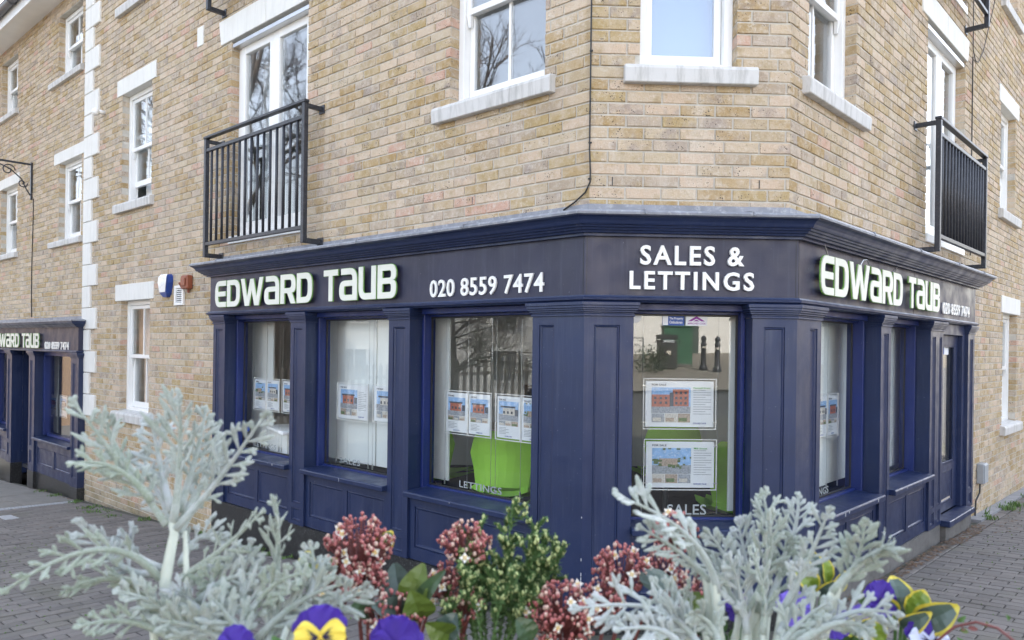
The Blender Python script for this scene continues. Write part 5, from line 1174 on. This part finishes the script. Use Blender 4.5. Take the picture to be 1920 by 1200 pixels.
VLEAF = [((-0.104, -3.684, 1.277), (-0.106, -3.664, 1.317), 0.017), ((-0.104, -3.694, 1.281), (-0.082, -3.695, 1.308), 0.021), ((-0.1, -3.704, 1.272), (-0.068, -3.735, 1.303), 0.019), ((-0.111, -3.683, 1.271), (-0.137, -3.682, 1.296), 0.014), ((-0.116, -3.703, 1.268), (-0.099, -3.734, 1.295), 0.012), ((-0.134, -3.702, 1.253), (-0.16, -3.701, 1.274), 0.012), ((-0.176, -3.631, 1.293), (-0.186, -3.61, 1.335), 0.014), ((-0.172, -3.631, 1.296), (-0.176, -3.631, 1.333), 0.01), ((-0.17, -3.641, 1.289), (-0.154, -3.642, 1.316), 0.009), ((-0.19, -3.64, 1.289), (-0.217, -3.639, 1.322), 0.014), ((-0.188, -3.65, 1.286), (-0.178, -3.671, 1.312), 0.012), ((-0.172, -3.701, 1.258), (-0.191, -3.7, 1.283), 0.012), ((-0.172, -3.701, 1.258), (-0.147, -3.702, 1.277), 0.01)]
SPRIG = [((-0.592, -3.584, 1.201), (-0.587, -3.585, 1.393)), ((-0.606, -3.574, 1.204), (-0.617, -3.573, 1.345)), ((-0.579, -3.595, 1.212), (-0.553, -3.596, 1.343)), ((-0.6, -3.604, 1.212), (-0.632, -3.603, 1.318)), ((-0.617, -3.614, 1.216), (-0.641, -3.613, 1.303)), ((-0.586, -3.615, 1.216), (-0.571, -3.615, 1.328)), ((-0.57, -3.555, 1.19), (-0.54, -3.556, 1.339)), ((-0.567, -3.565, 1.201), (-0.53, -3.567, 1.336)), ((-0.56, -3.566, 1.201), (-0.508, -3.568, 1.319)), ((-0.558, -3.586, 1.209), (-0.501, -3.588, 1.293)), ((-0.61, -3.634, 1.22), (-0.624, -3.633, 1.286)), ((-0.59, -3.635, 1.217), (-0.594, -3.634, 1.3)), ((-0.577, -3.635, 1.218), (-0.568, -3.635, 1.294)), ((-0.623, -3.633, 1.22), (-0.647, -3.632, 1.273)), ((-0.559, -3.616, 1.21), (-0.537, -3.617, 1.281)), ((-0.603, -3.594, 1.205), (-0.608, -3.594, 1.308)), ((-0.613, -3.644, 1.224), (-0.632, -3.643, 1.306)), ((-0.607, -3.664, 1.229), (-0.611, -3.664, 1.283)), ((-0.597, -3.664, 1.229), (-0.585, -3.665, 1.29)), ((-0.584, -3.655, 1.225), (-0.556, -3.656, 1.281)), ((-0.632, -3.663, 1.229), (-0.642, -3.663, 1.27)), ((-0.568, -3.655, 1.226), (-0.543, -3.656, 1.268)), ((-0.585, -3.565, 1.193), (-0.576, -3.565, 1.353)), ((-0.578, -3.585, 1.201), (-0.521, -3.587, 1.307))]
PANSY = [((-0.753, -3.898, 1.333), 0.0256, 'yellow'), ((-0.694, -3.821, 1.292), 0.0296, 'dark'), ((-0.828, -3.895, 1.318), 0.0218, 'dark'), ((-0.131, -3.683, 1.294), 0.0218, 'violet'), ((-0.225, -3.659, 1.272), 0.0236, 'violet'), ((-0.097, -3.724, 1.261), 0.027, 'white'), ((-0.28, -3.617, 1.261), 0.0205, 'violet'), ((-0.197, -3.7, 1.274), 0.0213, 'violet'), ((-0.145, -3.672, 1.264), 0.0194, 'violet')]
IVY = [(-0.108, -3.744, 1.259), (-0.084, -3.754, 1.287), (-0.067, -3.765, 1.296), (-0.057, -3.786, 1.297), (-0.051, -3.806, 1.289)]
PZ = 1.0
pc = Vector((-.56, -3.66, gz(-.56, -3.66))); pl = thing('planter', 'long timber street planter filled with winter bedding plants', 'planter', pc)
TIMB = M('planter_timber', (.16, .11, .07), .8, .25, 14, .4, 50); SOIL = M('soil', (.035, .025, .018), .95, .4, 30, .8, 80)
PX, PY = 1.05, .40
for k in range(6):
    z = pc.z+.06+k*.155
    for sx, c, d in ((0, (0, -PY, 0), (2*PX, .04, .15)), (0, (0, PY, 0), (2*PX, .04, .15)), (0, (-PX+.02, 0, 0), (.04, 2*PY-.042, .15)), (0, (PX-.02, 0, 0), (.04, 2*PY-.042, .15))):
        m = MB(); m.box((pc.x+c[0], pc.y+c[1], z+.075), d); m.build('board', TIMB, pl, pc, .004)
for sx in (-1, 1):
    for sy in (-1, 1): m = MB(); m.box((pc.x+sx*(PX-.08), pc.y+sy*(PY-.06), pc.z+.47), (.07, .07, .94)); m.build('corner_post', TIMB, pl, pc)
m = MB(); n = 24
for i in range(n):
    for j in range(10):
        q = []
        for a, b in ((0, 0), (1, 0), (1, 1), (0, 1)):
            x = pc.x-PX+.03+(2*PX-.06)*(i+a)/n; y = pc.y-PY+.03+(2*PY-.06)*(j+b)/10; q.append((x, y, PZ-.05+.018*math.sin(x*31+y*17)*math.cos(y*23-x*9)))
        m.face(q)
m.build('soil', SOIL, pl, pc, fix=False)
def felt():
    m, t, b = newmat('silver_felt'); p = posn(t); oi = node(t, 'ShaderNodeObjectInfo')
    c = ramp(t, oi.outputs['Random'], [(0, (.265, .305, .240)), (.35, (.345, .380, .350)), (.7, (.43, .46, .465)), (1, (.30, .335, .285))])
    c = mixc(t, ramp(t, noise(t, p, 90, 4), [(.35, .0), (.7, .5)]), c, (.19, .245, .16)); c = mixc(t, ramp(t, noise(t, p, 500, 2), [(.5, 0), (.7, .35)]), c, (.56, .60, .59))
    t.links.new(c, b.inputs['Base Color']); b.inputs['Roughness'].default_value = .95; b.inputs['Specular IOR Level'].default_value = .15; b.inputs['Sheen Weight'].default_value = .4
    b.inputs['Subsurface Weight'].default_value = .2; b.inputs['Subsurface Radius'].default_value = (.004, .004, .003)
    addbump(t, b, noise(t, p, 400, 3), .5, .0008); return m
FELT = felt(); FSTEM = M('white_felt_stem', (.52, .56, .48), .95, .08, 60, .3, 300, spec=.15)
def bez(a, b, c, u): return a*(1-u)**2 + b*2*u*(1-u) + c*u*u
def lobed_leaf(m, a, b, c, wd, pet, r):
    a, b, c = Vector(a), Vector(b), Vector(c); b = b*2-(a+c)/2; L_ = (c-a).length
    fc = Vector((r.uniform(-.9, .9), -1+r.uniform(-.3, .5), r.uniform(-.1, .9))).normalized()
    N = 10; pts = [bez(a, b, c, k/N) for k in range(N+1)]
    m.tube(pts, [.0042*(1-.8*k/N)+.0005 for k in range(N+1)], 6, flat=fc)
    npair = 7 if L_ > .1 else 6; wid = .032*wd*(.75+.5*min(L_/.16, 1))
    def lobe(p, d, l, w0, lev, bend):
        q = [p + d*l*k/5 + bend*(l*.4*(k/5)**2) for k in range(6)]
        m.tube(q, [(w0*.40, .0007), (w0*.48, .0007), (w0*.80, .0006), (w0*1.12, .0006), (w0*1.0, .0005), (w0*.35, .0003)], 6, flat=(fc+d*r.uniform(-.5, .5)).normalized())
        if lev:
            for sg in (-1, 1):
                if r.random() < .15: continue
                sd = fc.cross(d).normalized()*sg
                lobe(q[r.choice((2, 3, 3))], (d*.8+sd*r.uniform(.5, .9)+fc*r.uniform(-.35, .35)).normalized(), l*r.uniform(.28, .48), w0*.75, 0, bend*.5)
    for i in range(npair):
        u0 = pet + (.98-pet)*i/(npair-.4)
        s_ = math.sin(math.pi*min(.16+.76*(i+.6)/npair, 1))**.7
        for sg in (-1, 1):
            if r.random() < .06: continue
            u = min(max(u0+r.uniform(-.02, .02), .03), .99); p = bez(a, b, c, u); T = (bez(a, b, c, min(u+.03, 1))-bez(a, b, c, u-.03)).normalized(); sd = T.cross(fc).normalized()
            d = (sd*sg*r.uniform(.55, 1.0) + T*r.uniform(.5, 1.0) + fc*r.uniform(-.35, .55)).normalized()
            l = wid*s_*r.uniform(.65, 1.2); lobe(p, d, l, .0034*wd, 1, (fc*r.uniform(-.9, 1.0)+T*.3))
    T = (c-bez(a, b, c, .9)).normalized(); lobe(c-T*.006, T, wid*.5, .0038*wd, 1, fc*r.uniform(-.3, .3))
def stem_to_soil(m, p, foot_, rad=.005, n=6):
    p = Vector(p); q = Vector((foot_[0], foot_[1], PZ-.06)); mid = (p*.6+q*.4) + Vector((0, 0, .03)); m.tube([q, (q+mid)/2, mid, (p+mid)/2+Vector((0, 0, .004)), p], [rad*1.25, rad*1.15, rad*1.05, rad, rad*.8], n)
def dusty(label, leaves, stems, foot_):
    base = Vector((*foot_, PZ-.06)); th = thing('dusty_miller', label, 'plant', base, 'silver dusty miller plants'); r = random.Random(11)
    for k, (a, b, c, wd, pet) in enumerate(leaves):
        m = MB(); lobed_leaf(m, a, b, c, wd, pet, r); m.build('leaf', FELT, th, base, smooth=True, fix=False)
    for pts, rad in stems:
        m = MB(); pts = [Vector(p) for p in pts]; m.tube([Vector((*foot_, PZ-.06))]+pts, [rad*1.25]+[rad*(1.1-.75*(k+1)/len(pts)) for k in range(len(pts))], 8); m.build('stem', FSTEM, th, base, smooth=True, fix=False)
    m = MB()
    for k, (a, *_r) in enumerate(leaves):
        if a[2] < 1.34: stem_to_soil(m, a, (foot_[0]+r.uniform(-.04, .04), foot_[1]+r.uniform(-.04, .04)), .0042)
    m.build('leaf_stalks', FSTEM, th, base, smooth=True, fix=False)
dusty('tall silver dusty miller with an upright white stem, left of the pink buds', DM_LEFT, [(DM_STEM_L, .0088), ([Vector(DM_STEM_L[1])+Vector((.02, .01, -.03)), Vector(DM_STEM_L[2])+Vector((.008, .008, .0))], .006)], (-.90, -3.80))
dusty('silver dusty miller standing right of centre below the corner window', DM_RIGHT, [([Vector(q[0])] if False else [Vector(q[0])-Vector((0, 0, .02)), bez(Vector(q[0]), Vector(q[1])*2-(Vector(q[0])+Vector(q[2]))/2, Vector(q[2]), .1), bez(Vector(q[0]), Vector(q[1])*2-(Vector(q[0])+Vector(q[2]))/2, Vector(q[2]), .3)], .0062) for q in DM_RIGHT[:8]], (-.33, -3.72))
# skimmia: domes of pink buds, a few open white flowers, leathery leaves
BUD = M('pink_bud', (.36, .105, .10), .5, .45, 260, trans=.1, dirt=(.60, .36, .28), dirtamt=.65); BUDC = M('cream_bud', (.58, .40, .32), .5, .25, 200); PETW = M('white_petal', (.80, .78, .72), .6, .04); POLL = M('pollen_yellow', (.75, .50, .04), .6); RSTEM = M('red_stem', (.16, .045, .04), .6, .2, 60)
GLF = M('leather_leaf', (.045, .085, .035), .32, .25, 40, .2, 150); OLF = M('olive_leaf', (.10, .15, .025), .35, .2, 40, .2, 150); YEL = M('yellow_margin', (.55, .46, .05), .45, .15, 60); BLU = M('glaucous_leaf', (.07, .105, .085), .3, .2, 40)
def oval_leaf(m, a, c, hw, fc, r, margin=False):
    a, c = Vector(a), Vector(c); L_ = (c-a).length; T = (c-a).normalized(); sd = T.cross(fc).normalized(); nn = sd.cross(T).normalized(); N = 10; g = []
    arch = r.uniform(.05, .16)
    for k in range(N+1):
        u = k/N; w_ = hw*(math.sin(math.pi*(u**.8*.96+.02))**.75); row = []
        for v in (-1, -.78, -.35, 0, .35, .78, 1): row.append(a + T*L_*u + sd*w_*v + nn*(L_*arch*math.sin(math.pi*u) + abs(v)*w_*.32 - .05*L_*u*u + .04*w_*math.sin(u*20+v*3)))
        g.append(row)
    for k in range(N):
        for j in range(6): m.mi = 1 if margin and (j in (0, 5) or k == N-1) else 0; m.face([g[k][j], g[k][j+1], g[k+1][j+1], g[k+1][j]])
    m.mi = 0
def bud_dome(bm, cm, fm, ym, sm, c, rad, r):
    c = Vector(c); n = int(260*(rad/.04)**2)+40; root = c-Vector((0, 0, rad*1.5))
    for _ in range(n):
        while 1:
            d = Vector((r.uniform(-1, 1), r.uniform(-1, 1), r.uniform(-.75, 1)))
            if .2 < d.length < 1: break
        d = d.normalized()*(d.length**.35); p = c+Vector((d.x*rad, d.y*rad, d.z*rad*.8)) + Vector((math.sin(d.x*7), 0, math.cos(d.z*6)))*rad*.07
        s_ = r.uniform(.0014, .0024)*(.8+.2*rad/.03)
        if r.random() < .03 and d.y < .3:
            u = Vector((r.uniform(-.5, .5), -1, r.uniform(.0, .8))).normalized(); e = u.orthogonal().normalized(); f_ = u.cross(e); ph = r.uniform(0, 6)
            for k in range(4):
                an = ph+k*math.pi/2; x = e*math.cos(an)+f_*math.sin(an); y = u.cross(x)*.0026; q = p+u*.003
                fm.face([q, q+x*.003+y+u*.0008, q+x*.0072+u*.001, q+x*.003-y+u*.0008])
            for k in range(4): an = ph+.8+k*math.pi/2; ym.ball(p+u*.005+(e*math.cos(an)+f_*math.sin(an))*.0018, .0011, 5, 3)
        else: (cm if r.random() < .26 else bm).ball(p, s_, 6, 5, (1, 1, 1.25))
        if r.random() < .5:
            hub = c + Vector((d.x*rad*.3, d.y*rad*.3, -rad*.55)); sm.tube([hub, (hub+p)/2+Vector((0, 0, -.001)), p], .0007, 3, cap=False)
    for k in range(7):
        an = k*.9; hub = c+Vector((math.cos(an)*rad*.3, math.sin(an)*rad*.3, -rad*.5)); sm.tube([root, (root+hub)/2, hub], [.0022, .0018, .0012], 5)
    return root
def skimmia(label, idx, leaves, foot_, seed):
    base = Vector((*foot_, PZ-.06)); th = thing('skimmia', label, 'shrub', base, 'pink budded skimmia shrubs'); r = random.Random(seed); st = MB()
    for i in idx:
        bm_, cm_, fm_, ym_, sm_ = MB(), MB(), MB(), MB(), MB(); root = bud_dome(bm_, cm_, fm_, ym_, sm_, *SKIM[i], r)
        fh = bm_.build('bud_head', BUD, th, base, smooth=True, kind='stuff', fix=False)
        for q, nm, mt in ((cm_, 'pale_buds', BUDC), (fm_, 'open_flowers', PETW), (ym_, 'stamens', POLL), (sm_, 'flower_stalks', RSTEM)):
            if q.v: q.build(nm, mt, fh, base, smooth=nm != 'open_flowers', kind='stuff', fix=False)
        stem_to_soil(st, root, foot_, .0028)
    st.build('stem', RSTEM, th, base, smooth=True, fix=False)
    for i in leaves:
        a, c, hw, v = SKLEAF[i]; m = MB(); oval_leaf(m, a, c, hw, Vector((r.uniform(-.5, .5), -1, r.uniform(.1, .8))), r, bool(v)); m.build('leaf', [OLF if (i % 3 == 1 or v) else (GLF if i % 3 else BLU), YEL], th, base, smooth=True, fix=False)
        k = MB(); stem_to_soil(k, a, foot_, .0022); k.build('twig', RSTEM, th, base, fix=False)
skimmia('skimmia with the largest dome of pink buds, below the middle window', [0, 1, 4, 5, 6, 14], [0, 1, 2, 3, 4, 5, 6, 7, 8, 14], (-.74, -3.62), 1)
skimmia('skimmia with a small bud head beside the green heather', [2, 3, 13], [15, 16], (-.64, -3.58), 2)
skimmia('skimmia with pink bud heads between the heather and the right dusty miller', [7, 8, 12], [9, 17], (-.48, -3.60), 3)
skimmia('skimmia whose bud heads show through the right dusty miller', [9, 10, 11], [10, 11, 12, 13], (-.40, -3.55), 4)
# heather with yellow green tips
HG = M('heather_green', (.085, .165, .05), .7, .3, 120); HT = M('heather_tip', (.42, .47, .20), .7, .25, 150)
hb = Vector((-.62, -3.60, PZ-.06)); th = thing('heather', 'upright green heather with yellow green bud tips at the centre front', 'plant', hb); r = random.Random(21); st, gf, tp = MB(), MB(), MB()
def shoot(p, d, l, lev):
    n = max(5, int(l/.008)); q = p; pts = [p]
    for k in range(n):
        d = (d+Vector((r.uniform(-1, 1), r.uniform(-1, 1), r.uniform(-.2, .6)))*.07).normalized(); q = q+d*l/n; pts.append(q)
        u = k/n
        for _ in range(6):
            a = r.uniform(0, 6.28); e = d.orthogonal().normalized(); f_ = d.cross(e); x = e*math.cos(a)+f_*math.sin(a); ln = r.uniform(.005, .0095); w_ = u_ = d.cross(x)*.0015
            b0 = q; t0 = q+x*ln*.8+d*ln*.8; gf.face([b0-w_, b0+w_, t0]); gf.face([b0+x.cross(w_)*.0, b0+d*.0022+w_, t0])
        if r.random() < (.20 if u > .5 else .02): a = r.uniform(0, 6.28); e = d.orthogonal().normalized(); x = e*math.cos(a)+d.cross(e)*math.sin(a); tp.ball(q+x*.0045+d*.002, r.uniform(.0012, .0020), 6, 4, (1, 1, 1.6))
        if lev == 0 and k > n*.12 and k < n*.93 and r.random() < .85:
            a = r.uniform(0, 6.28); e = d.orthogonal().normalized(); x = e*math.cos(a)+d.cross(e)*math.sin(a); shoot(q, (d*1.5+x*.7+Vector((0, 0, .3))).normalized(), min(.034, (1-u)*l*.20+.015)*r.uniform(.7, 1.2), 1)
        if lev == 1 and k > 1 and r.random() < .3:
            a = r.uniform(0, 6.28); e = d.orthogonal().normalized(); x = e*math.cos(a)+d.cross(e)*math.sin(a); shoot(q, (d+x*.8).normalized(), .016*r.uniform(.7, 1.2), 2)
    st.tube(pts, .0013 if lev == 0 else .0007, 4, cap=False)
    for _ in range(3): tp.ball(q+Vector((r.uniform(-.002, .002), r.uniform(-.002, .002), r.uniform(-.001, .003))), r.uniform(.0014, .0021), 6, 4, (1, 1, 1.6))
for a, c in SPRIG:
    a, c = Vector(a), Vector(c); stem_to_soil(st, a, (hb.x+r.uniform(-.03, .03), hb.y+r.uniform(-.03, .03)), .0016, 4); shoot(a, (c-a).normalized(), (c-a).length, 0)
st.build('stem', HG, th, hb, fix=False); gf.build('foliage', HG, th, hb, kind='stuff', fix=False); tp.build('bud_tips', HT, th, hb, smooth=True, kind='stuff', fix=False)
# pansies
VIO = M('violet_petal', (.040, .010, .25), .65, .2, 60, trans=.15); LILAC = M('lilac_petal', (.20, .13, .62), .65, .2, 60, trans=.15); YPET = M('yellow_petal', (.76, .60, .08), .65, .08, 60, trans=.15); BLOT = M('dark_blotch', (.012, .006, .04), .7); PSTEM = M('pansy_green', (.06, .14, .03), .6, .2, 40); WPET = M('pale_petal', (.55, .60, .80), .65, .08, 40, trans=.15)
PLAB = ['violet and yellow pansy face at the bottom edge, left of centre', 'deep violet pansy at the bottom edge, right of the yellow faced one', 'dark violet pansy half buried in silver leaves at the bottom left', 'violet pansy in front of the paving at the right of the planter', 'violet pansy behind the right dusty miller stems', 'violet and white pansy at the bottom right below the variegated leaves', 'small violet pansy low between the right dusty miller stems', 'violet pansy under the rightmost silver leaf', 'lilac pansy behind the rightmost silver leaf']
for i, (c, rad, kd) in enumerate(PANSY):
    r = random.Random(40+i); c = Vector(c); base = Vector((c.x+r.uniform(-.02, .02), c.y+.05, PZ-.06)); th = thing('pansy', PLAB[i], 'flower', base, 'pansies at the front of the planter')
    n_ = Vector((r.uniform(-.35, .35), -1, r.uniform(.15, .6))).normalized(); e = Vector((0, 0, 1)).cross(n_).normalized()*-1; f_ = n_.cross(e); f_ = f_ if f_.z > 0 else -f_
    def petal(ang, l, w_, d, mats, blotch=0):
        x = e*math.cos(ang)+f_*math.sin(ang); y = n_.cross(x); m = MB(); N, Q = 7, 8; g = []
        for k in range(N+1):
            u = k/N; hw = w_*math.sin(math.pi*min(.08+u*.62, 1))**.9; row = []
            for j in range(Q+1):
                v = -1+2*j/Q; uu = u*(1-.22*v*v*u); row.append(c + n_*(d + .10*l*u*u*math.cos(v*2.2) - .05*l*u + .06*l*u*u*math.sin(v*9+ang*3+u*3)) + x*l*(uu+.035*u*math.sin(v*8+ang*5)) + y*hw*v)
            g.append(row)
        for k in range(N):
            for j in range(Q): m.face([g[k][j], g[k][j+1], g[k+1][j+1], g[k+1][j]])
        p = m.build('petal', mats, th, base, smooth=True, fix=False)
        if blotch:
            m = MB()
            for j in range(5):
                v = (j-2)*.30; b0 = c+n_*(d+.004)+x*l*.08; t0 = c+n_*(d+.0045)+x*l*r.uniform(.42, .58)+y*w_*v; s_ = y*l*.045; m.face([b0-s_*.6, b0+s_*.6, (b0+t0)/2+s_, t0, (b0+t0)/2-s_])
            m.build('whisker_marks', BLOT, p, base, fix=False)
    top = LILAC if kd == 'violet' and i in (8, 4) else VIO; low = {'yellow': YPET, 'white': WPET, 'dark': VIO, 'violet': top}[kd]
    petal(math.radians(62), rad*1.02, rad*.72, 0, top); petal(math.radians(118), rad*1.05, rad*.72, .002, top)
    petal(math.radians(182), rad*.88, rad*.55, .004, low, 1); petal(math.radians(-2), rad*.88, rad*.55, .005, low, 1); petal(math.radians(-90), rad*.95, rad*.80, .007, low, 1)
    m = MB(); m.ball(c+n_*.010, rad*.07, 7, 5); m.build('eye', POLL, th, base, smooth=True)
    m = MB(); m.tube([base, base*.5+c*.5+Vector((0, .02, .03)), c-n_*.02+Vector((0, 0, .01)), c], .0016, 5); m.build('stalk', PSTEM, th, base, smooth=True)
    for k in range(5):
        a = c+Vector((r.uniform(-.04, .04), r.uniform(.0, .05), -rad-r.uniform(.0, .05))); m = MB(); oval_leaf(m, a, a+Vector((r.uniform(-.03, .03), r.uniform(-.03, .01), r.uniform(.0, .03))), .008, Vector((0, -1, .6)), r); m.build('leaf', PSTEM, th, base, smooth=True, fix=False)
LIME = M('lime_leaf', (.17, .25, .03), .35, .25, 40, .2, 150, trans=.1)
# variegated shrubs and a trailing ivy stem
for lab, idx, ft in (('evergreen with broad green leaves edged in yellow, at the bottom right', (0, 1, 2, 3, 4, 5), (-.13, -3.70)), ('yellow and green variegated sprig behind the rightmost silver leaves', (6, 7, 8, 9, 10, 11, 12), (-.22, -3.62))):
    base = Vector((*ft, PZ-.06)); th = thing('variegated_shrub', lab, 'shrub', base, 'variegated shrubs in the planter'); r = random.Random(int(ft[0]*100))
    for i in idx:
        a, c, hw = VLEAF[i]; m = MB(); oval_leaf(m, a, c, hw, Vector((r.uniform(-.4, .4), -1, r.uniform(.1, .7))), r, True); m.build('leaf', [LIME if i % 2 else BLU, YEL], th, base, smooth=True, fix=False)
        k = MB(); stem_to_soil(k, a, ft, .0022); k.build('twig', PSTEM, th, base, fix=False)
base = Vector((IVY[0][0], IVY[0][1], PZ-.06)); th = thing('ivy_trail', 'thin brown trailing ivy stem arching at the bottom right corner', 'plant', base); r = random.Random(5)
m = MB(); m.tube([base]+[Vector(p) for p in IVY], .0016, 5); m.build('stem', RSTEM, th, base, smooth=True)
for k in range(9):
    p = Vector(IVY[1+k % 4])+Vector((r.uniform(-.012, .012), 0, r.uniform(-.006, .010))); m = MB(); oval_leaf(m, p, p+Vector((r.uniform(-.012, .012), -.004, r.uniform(-.003, .008))), .0026, Vector((0, -1, .4)), r); m.build('leaf', [PSTEM, OLF, RSTEM][k % 3], th, base, smooth=True, fix=False)
# low filler foliage over the soil
fl = MB(); r = random.Random(77)
for _ in range(900):
    p = Vector((pc.x+r.uniform(-.95, .95), pc.y+r.uniform(-.34, .34), PZ-.05)); h = r.uniform(.04, .15); q = p+Vector((r.uniform(-.03, .03), r.uniform(-.03, .03), h)); oval_leaf(fl, q, q+Vector((r.uniform(-.035, .035), r.uniform(-.035, .02), r.uniform(.005, .03))), r.uniform(.006, .011), Vector((r.uniform(-.3, .3), -1, .6)), r)
    if r.random() < .3: fl.tube([p, q], .0012, 3, cap=False)
f0 = fl.build('bedding_foliage', PSTEM, smooth=True, kind='stuff', fix=False); f0['label'] = 'low green bedding foliage covering the planter soil'; f0['category'] = 'foliage'
